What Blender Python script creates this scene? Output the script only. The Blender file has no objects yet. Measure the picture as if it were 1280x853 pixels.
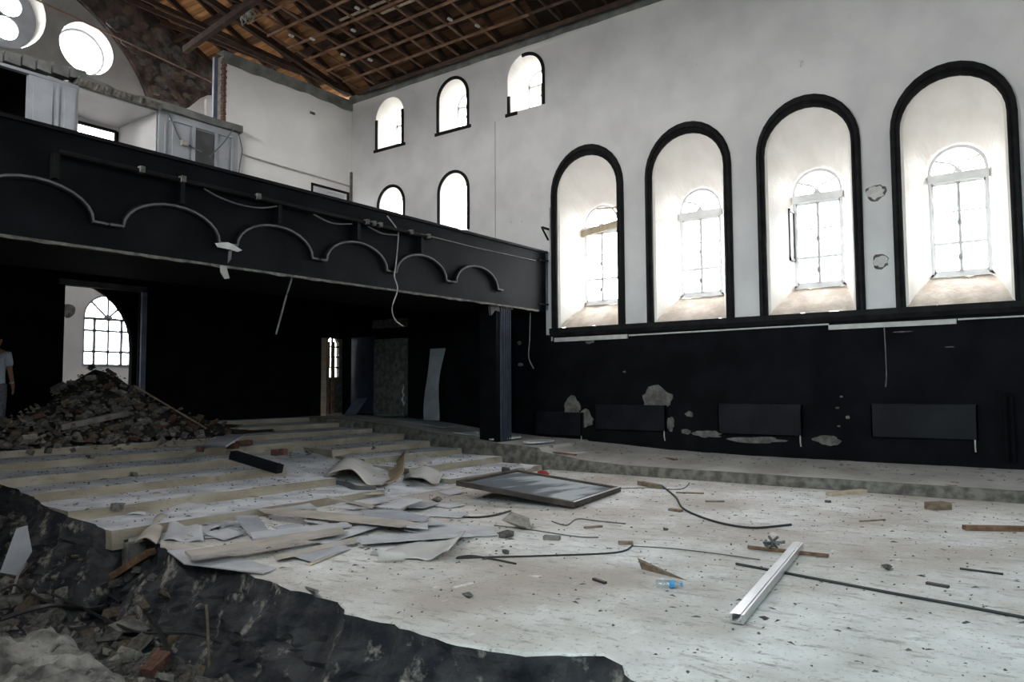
import bpy, bmesh, math, random
from mathutils import Vector, Matrix
from mathutils import noise as mnoise
random.seed(7)
R = random.Random(11)
sc = bpy.context.scene
COL = sc.collection

# ------------------------------------------------------------------ camera, world, light, exposure
FPX, CX, CY, EYE = 940.0, 640.0, 426.5, 1.6
PITCH, YAW, ROLL = math.atan(58 / 940.0), math.radians(36.4), math.radians(-0.3)
_fw = Vector((math.cos(YAW), math.sin(YAW), 0)); _rt = Vector((math.sin(YAW), -math.cos(YAW), 0)); _up = Vector((0, 0, 1))
CF = _fw * math.cos(PITCH) + _up * math.sin(PITCH)
_u = _up * math.cos(PITCH) - _fw * math.sin(PITCH)
CR = _rt * math.cos(ROLL) + _u * math.sin(ROLL)
CU = _u * math.cos(ROLL) - _rt * math.sin(ROLL)
CP = Vector((0, 0, EYE))
cam = bpy.data.cameras.new('camera'); camo = bpy.data.objects.new('camera', cam); COL.objects.link(camo)
cam.sensor_width = 36.0; cam.lens = FPX / 1280 * 36.0; cam.clip_start = 0.05; cam.clip_end = 400
camo.matrix_world = Matrix(((CR.x, CU.x, -CF.x, CP.x), (CR.y, CU.y, -CF.y, CP.y), (CR.z, CU.z, -CF.z, CP.z), (0, 0, 0, 1)))
sc.camera = camo

world = bpy.data.worlds.new('sky'); sc.world = world; world.use_nodes = True
bg = world.node_tree.nodes['Background']
_wt = world.node_tree; _tc = _wt.nodes.new('ShaderNodeTexCoord'); _sx = _wt.nodes.new('ShaderNodeSeparateXYZ'); _cr = _wt.nodes.new('ShaderNodeValToRGB')
_mr = _wt.nodes.new('ShaderNodeMapRange'); _mr.inputs['From Min'].default_value = -1; _mr.inputs['From Max'].default_value = 1
_wt.links.new(_tc.outputs['Generated'], _sx.inputs[0]); _wt.links.new(_sx.outputs['Z'], _mr.inputs['Value']); _wt.links.new(_mr.outputs[0], _cr.inputs['Fac'])
_cr.color_ramp.elements[0].position = .485; _cr.color_ramp.elements[0].color = (.20, .195, .18, 1)      # ground outside
_cr.color_ramp.elements[1].position = .515; _cr.color_ramp.elements[1].color = (1.0, .985, .97, 1)       # bright overcast sky
_wt.links.new(_cr.outputs['Color'], bg.inputs['Color']); bg.inputs['Strength'].default_value = 12.0
sc.view_settings.view_transform = 'Standard'; sc.view_settings.look = 'None'
sc.view_settings.gamma = 1.0; sc.view_settings.use_curve_mapping = False
sc.view_settings.exposure = 1.32

def portal(name, loc, sx, sy, rot):
    l = bpy.data.lights.new(name, 'AREA'); l.shape = 'RECTANGLE'; l.size = sx; l.size_y = sy
    l.cycles.is_portal = True
    o = bpy.data.objects.new(name, l); COL.objects.link(o); o.location = loc; o.rotation_euler = rot
    return o

def ray(x, y): return CF + CR * ((x - CX) / FPX) - CU * ((y - CY) / FPX)
def onX(x, y, v): d = ray(x, y); return CP + d * ((v - CP.x) / d.x)
def onY(x, y, v): d = ray(x, y); return CP + d * ((v - CP.y) / d.y)
def onZ(x, y, v): d = ray(x, y); return CP + d * ((v - CP.z) / d.z)

# ------------------------------------------------------------------ materials
def lin(c): return tuple(((v / 255) / 12.92 if v / 255 <= .04045 else ((v / 255 + .055) / 1.055) ** 2.4) for v in c)
MATS = {}
def mat(name, c1, c2=None, scale=3.0, rough=.85, c3=None, c3amt=.62, c3scale=8.0, bump=0.0, bscale=25.0, metal=0.0, detail=6, stretch=(1, 1, 1), lo=.38, hi=.62, spec=.3, c3w=.06):
    m = bpy.data.materials.new(name); m.use_nodes = True; MATS[name] = m
    nt = m.node_tree; N = nt.nodes; L = nt.links; p = N['Principled BSDF']
    p.inputs['Roughness'].default_value = rough; p.inputs['Metallic'].default_value = metal
    p.inputs['Specular IOR Level'].default_value = spec
    tc = N.new('ShaderNodeTexCoord'); mp = N.new('ShaderNodeMapping'); mp.inputs['Scale'].default_value = stretch
    L.new(tc.outputs['Object'], mp.inputs['Vector'])
    if c2 is None:
        p.inputs['Base Color'].default_value = (*c1, 1)
    else:
        n = N.new('ShaderNodeTexNoise'); n.inputs['Scale'].default_value = scale; n.inputs['Detail'].default_value = detail
        L.new(mp.outputs['Vector'], n.inputs['Vector'])
        r = N.new('ShaderNodeValToRGB'); r.color_ramp.elements[0].position = lo; r.color_ramp.elements[1].position = hi
        r.color_ramp.elements[0].color = (*c1, 1); r.color_ramp.elements[1].color = (*c2, 1)
        L.new(n.outputs['Fac'], r.inputs['Fac']); out = r.outputs['Color']
        if c3 is not None:
            n2 = N.new('ShaderNodeTexNoise'); n2.inputs['Scale'].default_value = c3scale; n2.inputs['Detail'].default_value = 8
            n2.inputs['Roughness'].default_value = .65
            L.new(mp.outputs['Vector'], n2.inputs['Vector'])
            r2 = N.new('ShaderNodeValToRGB'); r2.color_ramp.elements[0].position = c3amt; r2.color_ramp.elements[1].position = c3amt + c3w
            r2.color_ramp.elements[0].color = (0, 0, 0, 1); r2.color_ramp.elements[1].color = (1, 1, 1, 1)
            L.new(n2.outputs['Fac'], r2.inputs['Fac'])
            mx = N.new('ShaderNodeMix'); mx.data_type = 'RGBA'
            L.new(r2.outputs['Color'], mx.inputs[0]); L.new(out, mx.inputs[6]); mx.inputs[7].default_value = (*c3, 1)
            out = mx.outputs[2]
        L.new(out, p.inputs['Base Color'])
    if bump:
        nb = N.new('ShaderNodeTexNoise'); nb.inputs['Scale'].default_value = bscale; nb.inputs['Detail'].default_value = 8
        L.new(mp.outputs['Vector'], nb.inputs['Vector'])
        b = N.new('ShaderNodeBump'); b.inputs['Strength'].default_value = bump; b.inputs['Distance'].default_value = .02
        L.new(nb.outputs['Fac'], b.inputs['Height']); L.new(b.outputs['Normal'], p.inputs['Normal'])
    return m

M_plaster = mat('white_plaster', (.60, .595, .60), (.68, .675, .675), 1.2, .9, bump=.25, bscale=14, c3=(.45, .44, .45), c3amt=.70, c3scale=2.5)
M_plaster2 = mat('brightened_white_plaster', (.80, .79, .775), (.86, .85, .835), 1.2, .9, bump=.2, bscale=14)  # lighter copy of the wall plaster, standing in for light on the back wall
M_reveal = mat('reveal_plaster', (.82, .785, .73), (.87, .84, .79), 2.5, .9, bump=.2, bscale=20)
M_sill = mat('sill_plaster', (.50, .42, .35), (.66, .58, .50), 4, .9, bump=.6, bscale=18)
M_black = mat('black_paint', (.004, .004, .0055), (.007, .007, .009), 2.0, .8, bump=.15, bscale=30, spec=.06)
M_blackgloss = mat('black_gloss_paint', (.006, .0065, .009), (.011, .012, .016), 2.0, .5, bump=.1, bscale=30, spec=.12)
M_balcony = mat('balcony_blue_black', (.0035, .004, .0055), (.0075, .0085, .011), 1.5, .6, c3=(.012, .013, .016), c3amt=.72, c3scale=6, bump=.12, spec=.07)
M_trim = mat('black_trim', (.007, .007, .008), (.014, .014, .015), 5, .6, c3=(.10, .10, .10), c3amt=.74, c3scale=9, bump=.2, spec=.1)
M_concrete = mat('floor_concrete', (.46, .445, .43), (.70, .69, .67), 1.3, .9, c3=(.36, .325, .29), c3amt=.57, c3scale=2.6, c3w=.2, bump=.8, bscale=16, lo=.3, hi=.66, detail=12)
def floor_mat(name):
    m = bpy.data.materials.new(name); m.use_nodes = True; nt = m.node_tree; N = nt.nodes; L = nt.links; p = N['Principled BSDF']
    p.inputs['Roughness'].default_value = .88; p.inputs['Specular IOR Level'].default_value = .25
    tc = N.new('ShaderNodeTexCoord')
    def nz(scale, detail, rough, st=(1, 1, 1), rot=0):
        mp = N.new('ShaderNodeMapping'); mp.inputs['Scale'].default_value = st; mp.inputs['Rotation'].default_value = (0, 0, rot)
        n = N.new('ShaderNodeTexNoise'); n.inputs['Scale'].default_value = scale; n.inputs['Detail'].default_value = detail; n.inputs['Roughness'].default_value = rough
        L.new(tc.outputs['Object'], mp.inputs['Vector']); L.new(mp.outputs['Vector'], n.inputs['Vector']); return n.outputs['Fac']
    def ramp(fac, a, b, ca=(0, 0, 0), cb=(1, 1, 1)):
        r = N.new('ShaderNodeValToRGB'); r.color_ramp.elements[0].position = a; r.color_ramp.elements[1].position = b
        r.color_ramp.elements[0].color = (*ca, 1); r.color_ramp.elements[1].color = (*cb, 1); L.new(fac, r.inputs['Fac']); return r.outputs['Color']
    def mix(f, a, b):
        x = N.new('ShaderNodeMix'); x.data_type = 'RGBA'; L.new(f, x.inputs[0])
        for k, v in ((6, a), (7, b)):
            if isinstance(v, tuple): x.inputs[k].default_value = (*v, 1)
            else: L.new(v, x.inputs[k])
        return x.outputs[2]
    base = ramp(nz(2.2, 10, .62), .30, .68, (.57, .555, .535), (.82, .81, .79))
    base = mix(ramp(nz(.42, 5, .55), .42, .62), base, (.44, .39, .345))            # trodden brownish areas
    base = mix(ramp(nz(9, 8, .75, (1, .35, 1), .6), .53, .66), base, (.32, .295, .27))   # scuffs
    base = mix(ramp(nz(22, 6, .72), .575, .66), base, (.24, .22, .20))              # small grime spots
    base = mix(ramp(nz(5, 8, .7, (.5, 1, 1), 1.1), .60, .70), base, (.78, .78, .77))    # plaster dust
    L.new(base, p.inputs['Base Color'])
    b = N.new('ShaderNodeBump'); b.inputs['Strength'].default_value = .6; b.inputs['Distance'].default_value = .015
    L.new(nz(18, 10, .7), b.inputs['Height']); L.new(b.outputs['Normal'], p.inputs['Normal']); return m
M_concrete = floor_mat('dusty_floor_concrete')
M_ledge = mat('ledge_concrete', (.34, .32, .30), (.46, .44, .42), 1.3, .9, c3=(.18, .15, .13), c3amt=.60, c3scale=4, bump=.5)
M_ledgeside = mat('ledge_rubble_side', (.09, .085, .075), (.20, .19, .17), 7, .95, bump=1.0, bscale=20, c3=(.32, .3, .27), c3amt=.66, c3scale=12)
M_tread = mat('tier_tread_dust', (.42, .43, .46), (.66, .67, .70), 2.6, .95, c3=(.18, .18, .18), c3amt=.61, c3scale=6, c3w=.12, bump=.5, bscale=30)
M_riser = mat('tier_riser_mortar', (.25, .215, .165), (.37, .335, .27), 3, .95, c3=(.15, .135, .11), c3amt=.58, c3scale=5, bump=.8, c3w=.14, stretch=(.5, 1, 1))
M_earth = mat('dark_earth', (.016, .017, .022), (.055, .054, .057), 4.5, .95, c3=(.30, .275, .24), c3amt=.56, c3scale=3.6, c3w=.10, bump=1.0, bscale=18, detail=12)
M_soil = mat('pile_soil', (.018, .016, .014), (.05, .045, .04), 5, .95, bump=1.0, bscale=12)
M_rub = [mat('rubble_grey', (.10, .095, .09), (.22, .205, .19), 5, .95, bump=.8), mat('rubble_pale', (.22, .205, .18), (.36, .335, .30), 5, .95, bump=.8),
         mat('rubble_brown', (.10, .075, .055), (.18, .14, .105), 5, .95, bump=.8), mat('rubble_dark', (.07, .065, .06), (.15, .14, .13), 5, .95, bump=.8)]
M_lump = mat('weathered_concrete', (.09, .085, .08), (.34, .325, .30), 4, .95, bump=1.0, bscale=24, c3=(.06, .055, .05), c3amt=.56, c3scale=7, c3w=.1, detail=12)
M_brick = mat('red_brick', (.095, .045, .034), (.17, .085, .062), 6, .9, c3=(.3, .27, .24), c3amt=.62, c3scale=9, bump=.6)
M_mortar = mat('mortar', (.22, .21, .2), (.32, .3, .28), 8, .95, bump=.6)
M_ringbeam = mat('ring_beam_concrete', (.13, .135, .13), (.22, .225, .215), 3, .95, c3=(.3, .3, .28), c3amt=.66, bump=.7)
M_masonry = mat('raw_masonry', (.045, .036, .033), (.13, .095, .085), 3.2, .95, c3=(.22, .19, .17), c3amt=.66, c3scale=4, bump=1.0, bscale=7)
M_lunette = mat('grey_lunette_plaster', (.30, .295, .29), (.38, .37, .36), 1.5, .95, bump=.3)
M_plank = [mat('roof_plank_dark', (.018, .011, .008), (.042, .024, .015), 3, .9, stretch=(3, .25, 3), bump=.4),
           mat('roof_plank_brown', (.075, .038, .02), (.15, .075, .036), 3, .9, stretch=(3, .25, 3), bump=.4),
           mat('roof_plank_lit', (.24, .115, .045), (.42, .21, .085), 3, .9, stretch=(3, .25, 3), bump=.4)]  # orange copy: light from the gable painted into the nearby planks
M_rafter = mat('rafter_wood', (.028, .015, .010), (.058, .03, .019), 4, .85, bump=.4)
M_batten = mat('batten_wood', (.16, .085, .05), (.26, .15, .095), 3, .85, bump=.3)
M_battend = mat('batten_wood_dark', (.07, .045, .035), (.12, .08, .06), 3, .85, bump=.3)
M_frame = mat('white_window_paint', (.84, .84, .85), (.90, .90, .90), 6, .5)
M_panel = mat('grey_white_panelling', (.31, .33, .36), (.38, .40, .43), 2, .6)
M_darkpanel = mat('dark_grey_panel', (.06, .062, .065), (.09, .092, .095), 3, .7)
M_board = [mat('pale_board', (.40, .40, .42), (.52, .52, .54), 2.5, .75, c3=(.25, .24, .23), c3amt=.66, c3scale=5, bump=.1),
           mat('grey_board', (.30, .31, .34), (.40, .41, .44), 2.5, .7, c3=(.2, .2, .2), c3amt=.66, c3scale=5, bump=.1),
           mat('beige_board', (.34, .31, .27), (.45, .41, .36), 2.5, .8, c3=(.2, .18, .16), c3amt=.66, c3scale=5, bump=.1)]
M_lino = mat('pale_linoleum', (.42, .41, .40), (.54, .53, .51), 2, .7, bump=.2)
M_linoback = mat('tan_linoleum_back', (.26, .20, .13), (.36, .29, .20), 4, .9, bump=.3)
M_wood = mat('weathered_wood', (.13, .095, .065), (.24, .18, .13), 3, .85, stretch=(.4, 4, 4), bump=.3)
M_palewood = mat('pale_wood', (.42, .34, .24), (.55, .46, .34), 3, .85, stretch=(.4, 4, 4), bump=.3)
M_brownwood = mat('brown_wood', (.10, .055, .03), (.20, .12, .075), 3, .85, stretch=(.4, 4, 4), bump=.4)
M_cable = mat('black_cable', (.018, .018, .02), (.03, .03, .03), 5, .5)
M_greycable = mat('grey_cable', (.10, .10, .10), (.16, .16, .155), 5, .6)
M_palecable = mat('pale_cable', (.30, .29, .26), (.4, .39, .36), 5, .6)
M_alu = mat('aluminium', (.55, .56, .56), (.66, .67, .67), 3, .32, metal=.85)
M_mirror = mat('painted_reflection_glass', (.16, .18, .20), (.50, .53, .55), 1.1, .25, metal=.0, spec=.6, stretch=(.4, 2.2, 1), lo=.46, hi=.54)  # pale reflection streaks painted into the base colour
M_darkframe = mat('dark_frame', (.025, .022, .02), (.06, .052, .045), 5, .6, bump=.3)
M_red = mat('red_cloth', (.25, .015, .02), (.35, .03, .035), 5, .8)
M_plasticw = mat('white_plastic', (.62, .62, .62), (.70, .70, .70), 3, .5)
M_blue = mat('blue_label', (.05, .22, .55), (.08, .32, .65), 12, .5)
M_rust = mat('rusty_steel', (.22, .12, .09), (.33, .20, .16), 6, .7, bump=.3)
M_pipe = mat('conduit_grey', (.40, .40, .38), (.5, .5, .48), 6, .6)
M_steel = mat('blue_grey_steel', (.10, .12, .18), (.16, .19, .26), 3, .5)
M_colblue = mat('dark_blue_column_paint', (.016, .02, .04), (.03, .038, .064), 4, .4, c3=(.2, .2, .22), c3amt=.74, c3scale=12, spec=.45)
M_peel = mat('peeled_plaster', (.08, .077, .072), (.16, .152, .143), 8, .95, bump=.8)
M_peelw = mat('peeled_white_plaster', (.5, .5, .49), (.62, .62, .6), 8, .95, bump=.5)
M_skin = mat('skin', (.30, .17, .11), (.34, .2, .13), 5, .6)
M_shirt = mat('light_blue_shirt', (.48, .54, .62), (.56, .62, .70), 6, .85, bump=.2)
M_trousers = mat('grey_check_trousers', (.10, .11, .15), (.2, .21, .26), 40, .9)
M_hair = mat('dark_hair', (.015, .012, .01), (.03, .025, .02), 20, .7)

def glass_mat(name, tint, gl=.06):
    m = bpy.data.materials.new(name); m.use_nodes = True; nt = m.node_tree; N = nt.nodes; L = nt.links
    N.remove(N['Principled BSDF']); out = N['Material Output']
    t = N.new('ShaderNodeBsdfTransparent'); t.inputs[0].default_value = (*tint, 1)
    g = N.new('ShaderNodeBsdfGlossy'); g.inputs['Roughness'].default_value = .05
    mx = N.new('ShaderNodeMixShader'); mx.inputs[0].default_value = gl
    L.new(t.outputs[0], mx.inputs[1]); L.new(g.outputs[0], mx.inputs[2]); L.new(mx.outputs[0], out.inputs['Surface'])
    return m
M_glass = glass_mat('window_glass', (.95, .97, 1.0))
M_tint = glass_mat('added_tint_glass', (.50, .92, 1.0))
M_bottle = glass_mat('clear_plastic', (.9, .93, .95), .12)

# ------------------------------------------------------------------ mesh helpers
class MB:
    def __init__(s): s.v = []; s.f = []; s.mi = []
    def add(s, vs, fs, mi=0):
        b = len(s.v); s.v += [tuple(v) for v in vs]
        for f in fs: s.f.append(tuple(b + i for i in f)); s.mi.append(mi)
        return s
    def box(s, x0, x1, y0, y1, z0, z1, mi=0):
        vs = [(x, y, z) for z in (z0, z1) for y in (y0, y1) for x in (x0, x1)]
        return s.add(vs, [(0, 2, 3, 1), (4, 5, 7, 6), (0, 1, 5, 4), (2, 6, 7, 3), (0, 4, 6, 2), (1, 3, 7, 5)], mi)
    def bar(s, a, b, w, h, up=(0, 0, 1), mi=0):
        a = Vector(a); b = Vector(b); d = (b - a).normalized(); up = Vector(up)
        if abs(d.dot(up)) > .98: up = Vector((1, 0, 0))
        sd = d.cross(up).normalized(); u = sd.cross(d)
        vs = []
        for p in (a, b):
            for i, j in ((-1, -1), (1, -1), (1, 1), (-1, 1)): vs.append(p + sd * (i * w / 2) + u * (j * h / 2))
        return s.add(vs, [(3, 2, 1, 0), (4, 5, 6, 7), (0, 1, 5, 4), (1, 2, 6, 5), (2, 3, 7, 6), (3, 0, 4, 7)], mi)
    def tube(s, pts, r, n=6, mi=0, cap=True):
        pts = [Vector(p) for p in pts]; rings = []
        for i, p in enumerate(pts):
            d = (pts[min(i + 1, len(pts) - 1)] - pts[max(i - 1, 0)]).normalized()
            up = Vector((0, 0, 1)) if abs(d.z) < .95 else Vector((1, 0, 0))
            a = d.cross(up).normalized(); b = a.cross(d)
            rr = r[i] if isinstance(r, (list, tuple)) else r
            rings.append([p + a * (rr * math.cos(t * 2 * math.pi / n)) + b * (rr * math.sin(t * 2 * math.pi / n)) for t in range(n)])
        return s.loft(rings, True, mi, cap)
    def loft(s, rings, closed=False, mi=0, cap=False):
        b = len(s.v); n = len(rings[0])
        for rg in rings: s.v += [tuple(p) for p in rg]
        for i in range(len(rings) - 1):
            for j in range(n if closed else n - 1):
                k = (j + 1) % n
                s.f.append((b + i * n + j, b + i * n + k, b + (i + 1) * n + k, b + (i + 1) * n + j)); s.mi.append(mi)
        if cap:
            s.f.append(tuple(b + j for j in reversed(range(n)))); s.mi.append(mi)
            s.f.append(tuple(b + (len(rings) - 1) * n + j for j in range(n))); s.mi.append(mi)
        return s
    def prism(s, poly, off, mi=0):
        n = len(poly); off = Vector(off); vs = [Vector(p) for p in poly]; vs += [p + off for p in vs]
        fs = [tuple(reversed(range(n))), tuple(range(n, 2 * n))] + [(i, (i + 1) % n, n + (i + 1) % n, n + i) for i in range(n)]
        return s.add(vs, fs, mi)
    def build(s, name, mats, parent=None, smooth=False, kind=None, origin=None):
        me = bpy.data.meshes.new(name)
        off = Vector(origin) if origin is not None else Vector((0, 0, 0))
        me.from_pydata([tuple(Vector(v) - off) for v in s.v], [], s.f)
        if not isinstance(mats, (list, tuple)): mats = [mats]
        for m in mats: me.materials.append(m)
        if len(mats) > 1: me.polygons.foreach_set('material_index', s.mi)
        if smooth: me.polygons.foreach_set('use_smooth', [True] * len(me.polygons))
        bm = bmesh.new(); bm.from_mesh(me); bmesh.ops.recalc_face_normals(bm, faces=bm.faces); bm.to_mesh(me); bm.free()
        return link(name, me, parent, kind, off)

def link(name, me, parent=None, kind=None, loc=None):
    o = bpy.data.objects.new(name, me); COL.objects.link(o)
    if parent is not None: o.parent = parent
    if loc is not None: o.location = loc
    if kind: o['kind'] = kind
    return o
def tag(o, label, cat, group=None, kind=None):
    o['label'] = label; o['category'] = cat
    if group: o['group'] = group
    if kind: o['kind'] = kind
    return o
def empty(name, loc=(0, 0, 0)):
    o = bpy.data.objects.new(name, None); COL.objects.link(o); o.location = loc; o.empty_display_size = .1
    return o
def world_child(o, parent):      # parent keeps a moved Empty's children where they were built
    o.parent = parent; o.location = Vector(o.location) - Vector(parent.location); return o

def plate(name, outer, holes, fmap, t, m, parent=None, kind=None):
    """flat sheet with holes: outline in (u, v), thickness t, mapped by fmap(u, v, w)"""
    cu = bpy.data.curves.new('tmp', 'CURVE'); cu.dimensions = '2D'; cu.fill_mode = 'BOTH'; cu.extrude = t / 2
    for lp in [outer] + list(holes):
        sp = cu.splines.new('POLY'); sp.points.add(len(lp) - 1); sp.use_cyclic_u = True
        for p, q in zip(sp.points, lp): p.co = (q[0], q[1], 0, 1)
    ob = bpy.data.objects.new('tmp', cu); COL.objects.link(ob)
    dg = bpy.context.evaluated_depsgraph_get(); me = bpy.data.meshes.new_from_object(ob.evaluated_get(dg))
    bpy.data.objects.remove(ob); bpy.data.curves.remove(cu)
    for v in me.vertices: v.co = Vector(fmap(v.co.x, v.co.y, v.co.z + t / 2))
    me.materials.clear(); me.materials.append(m); me.name = name
    bm = bmesh.new(); bm.from_mesh(me); bmesh.ops.remove_doubles(bm, verts=bm.verts, dist=1e-5); bmesh.ops.recalc_face_normals(bm, faces=bm.faces); bm.to_mesh(me); bm.free()
    return link(name, me, parent, kind)

def arch(yc, hw, z0, zs, ztop, n=16):
    """open outline from bottom left (+y side) over the top to bottom right"""
    pts = [(yc + hw, z0), (yc + hw, (z0 + zs) / 2), (yc + hw, zs)]
    for i in range(1, n): a = math.pi * i / n; pts.append((yc + hw * math.cos(a), zs + (ztop - zs) * math.sin(a)))
    pts += [(yc - hw, zs), (yc - hw, (z0 + zs) / 2), (yc - hw, z0)]
    return pts
def circ(c, r, n=28): return [(c[0] + r * math.cos(2 * math.pi * i / n), c[1] + r * math.sin(2 * math.pi * i / n)) for i in range(n)]
def ns(x, y=0., z=0.): return mnoise.noise(Vector((x, y, z)))
def sweep(outline, x0, x1, w, fmap, i0=0, i1=None):
    """rectangular bar following outline[i0:i1] in a wall plane, w wide outwards"""
    mb = MB(); pts = [Vector((p[0], p[1])) for p in outline][i0:i1]; rings = []
    for i, p in enumerate(pts):
        d = (pts[min(i + 1, len(pts) - 1)] - pts[max(i - 1, 0)]).normalized(); nrm = Vector((d.y, -d.x))
        q = p + nrm * w
        rings.append([fmap(p.x, p.y, x0), fmap(p.x, p.y, x1), fmap(q.x, q.y, x1), fmap(q.x, q.y, x0)])
    return mb.loft(rings, True, 0, True)

# ------------------------------------------------------------------ the setting
W, YB, YG, YBAL, YEND, XL = 14.2, 16.1, 20.0, 9.45, -8.0, -0.7
RS = 0.5                                   # roof slope
def roofz(x): return 9.86 + RS * (W - x) if x > 6.75 else 9.86 + RS * (W - 6.75) - RS * (6.75 - x)

# ---- pit edge of the floor slab
EDGE_PX = [(1.2, -8.0), (1.5, -4), (2.2, -1.2), (3.2, .8)]
EDGE = EDGE_PX + [(v.x, v.y) for v in (onZ(x, y, 0) for x, y in ((800, 853), (782, 830), (760, 819), (700, 815), (640, 812), (600, 808), (560, 801), (520, 786), (482, 775),
        (455, 770), (430, 767), (424, 752), (398, 742), (365, 737), (330, 722), (306, 714), (262, 705), (232, 697), (205, 683), (180, 668)))] + [(4.15, 8.2)]
TIERY = [8.2, 9.15, 10.2, 11.1, 12.1, 13.1, 14.3, 15.4]
TIERZ = [.10, .22, .33, .45, .56, .66, .76, .86]
def densify(path, step, amp, seed):
    out = []
    for a, b in zip(path[:-1], path[1:]):
        a = Vector(a); b = Vector(b); n = max(1, int((b - a).length / step))
        for i in range(n):
            p = a.lerp(b, i / n); t = len(out) * .37 + seed
            out.append((p.x + amp * ns(t, seed) + amp * .6 * ns(t * 2.7, seed + 3), p.y + amp * ns(t, seed + 9)))
    out.append(tuple(path[-1])); return out
EDGED = densify(EDGE, .09, .055, 1.7)
outer = EDGED + [(12.6, 8.2), (12.6, YEND)]
floor = plate('floor', outer, [], lambda u, v, w: (u, v, w - .12), .12, M_concrete, kind='structure')
tag(floor, 'pale dusty concrete floor slab broken off along a ragged pit edge', 'floor')
CUTP = EDGED + densify([(4.02, 8.3), (3.93, 9.1), (3.86, 9.3), (3.98, 10.2), (3.92, 11.2), (4.0, 12.2), (3.95, 13.3)], .09, .05, 4.4)
cut = MB(); rings = []
for i, (x, y) in enumerate(CUTP):
    ring = []
    for k in range(23):
        t = k / 22; z = (-.01 if y < 8.3 else .09 + .115 * (y - 8.2)) - 1.0 * t
        o = .02 + .55 * t ** 1.3 + .16 * ns(i * .11, t * 3, 5) * (t + .25) + .09 * ns(i * .35, t * 7, 2) * (.3 + t) + .05 * ns(i * .9, t * 16, 6) * min(1, t * 3)
        ring.append((x - o, y - .06 * ns(i * .2, t * 4, 8), z + .05 * ns(i * .3, t * 5, 1) * min(1, t * 4)))
    rings.append(ring)
cut.loft(rings); cut.build('broken_edge', M_earth, floor)['label'] = 'dark crumbling earth face under the broken slab edge'

CUTRINGS = rings
# pit bottom
def pitz(x, y):
    d = max(0.0, 3.9 - x)
    base = -.78 + .20 * min(d, 3.0) ** 1.1
    if y < 2.5: base += (2.5 - y) * .05
    if y > 8.5: base += (y - 8.5) * .17
    return base + .13 * ns(x * .9, y * .9, 3) + .05 * ns(x * 2.7, y * 2.7, 7)
pit = MB(); NXP, NYP = 60, 110; rings = []
for i in range(NXP + 1):
    x = XL + (4.7 - XL) * i / NXP
    rings.append([(x, YEND + (13.2 - YEND) * j / NYP, pitz(x, YEND + (13.2 - YEND) * j / NYP)) for j in range(NYP + 1)])
pit.loft(rings); po = pit.build('ground', M_earth, smooth=True, kind='structure'); tag(po, 'dark churned earth at the bottom of the pit beside the slab', 'ground', kind='structure')

# base slab under the steps and back rooms
o = MB().box(4.1, 12.6, 8.1, 13.2, -1.0, -.04).box(XL - .3, 17.6, 13.15, 20.4, -1.0, -.04).box(XL - .3, 17.6, 16.2, 20.3, -.04, .84).build('floor_base', M_ledgeside, kind='structure')
tag(o, 'rough ground and raised floor of the dark rooms behind the back wall', 'floor')
# ---- stepped tiers
def edge_x(y): return {0: 4.15}.get(0) - .0 + (.0 if y < 9 else .0) + .06 * ns(y * 2.1, 4) - (.12 if 9 < y < 10.2 else 0)
for i, (y0, zt) in enumerate(zip(TIERY, TIERZ)):
    y1 = TIERY[i + 1] if i + 1 < len(TIERY) else YB
    zb = zt - .2 if i < 4 else -.9
    runs = [(3.95 if i else 3.98, 7.95 - .12 * i), (9.4 + .12 * ns(i * 3.3), 12.1)] if i < 4 else [(3.9 if i < 5 else XL, 13.0)]
    for k, (xa, xb) in enumerate(runs):
        n = max(2, int((xb - xa) / .22)); front = []; back = []
        for q in range(n + 1):
            x = xa + (xb - xa) * q / n
            front.append((x, y0 + .035 * ns(x * 1.7, i * 5.1)));
        poly = [(p[0], p[1], zb) for p in front] + [(xb - .02, y1 + .15, zb), (xa + .05 * i % .2, y1 + .15, zb)]
        mb = MB(); nn = len(poly)
        top = []
        for j, p in enumerate(poly):
            lean = .03 if j < len(front) else 0
            top.append((p[0], p[1] + lean, zt + .014 * ns(p[0] * 1.9, i * 2.3)))
        mb.add(poly + top, [tuple(range(nn, 2 * nn))], 0)
        mb.add(poly + top, [(j, (j + 1) % nn, nn + (j + 1) % nn, nn + j) for j in range(nn)], 1)
        o = mb.build('floor_tier', [M_tread, M_riser], kind='structure')
        side = 'beside the pit' if (k == 0 and len(runs) == 2) else ('next to the raised side aisle' if len(runs) == 2 else 'running the whole width under the balcony')
        nth = ['lowest', 'second', 'third', 'fourth', 'fifth', 'sixth', 'seventh', 'topmost'][i]
        tag(o, f'{nth} grey floor step with a yellowish riser {side}', 'floor step', 'floor steps rising to the back', 'structure')
# aisle ramp between the tiers
mb = MB(); rings = []
for j in range(30):
    y = 8.0 + 5.2 * j / 29; z = .005 + .50 * max(0, (y - 8.2)) / 5.0
    rings.append([(x, y, z + .02 * ns(x * 2, y * 2)) for x in (7.0, 7.4, 7.8, 8.2, 8.6, 9.0, 9.4, 9.8)])
mb.loft(rings); o = mb.build('floor_ramp', M_tread, kind='structure'); tag(o, 'dusty grey sloping gangway between the two runs of floor steps', 'floor ramp', kind='structure')

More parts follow.
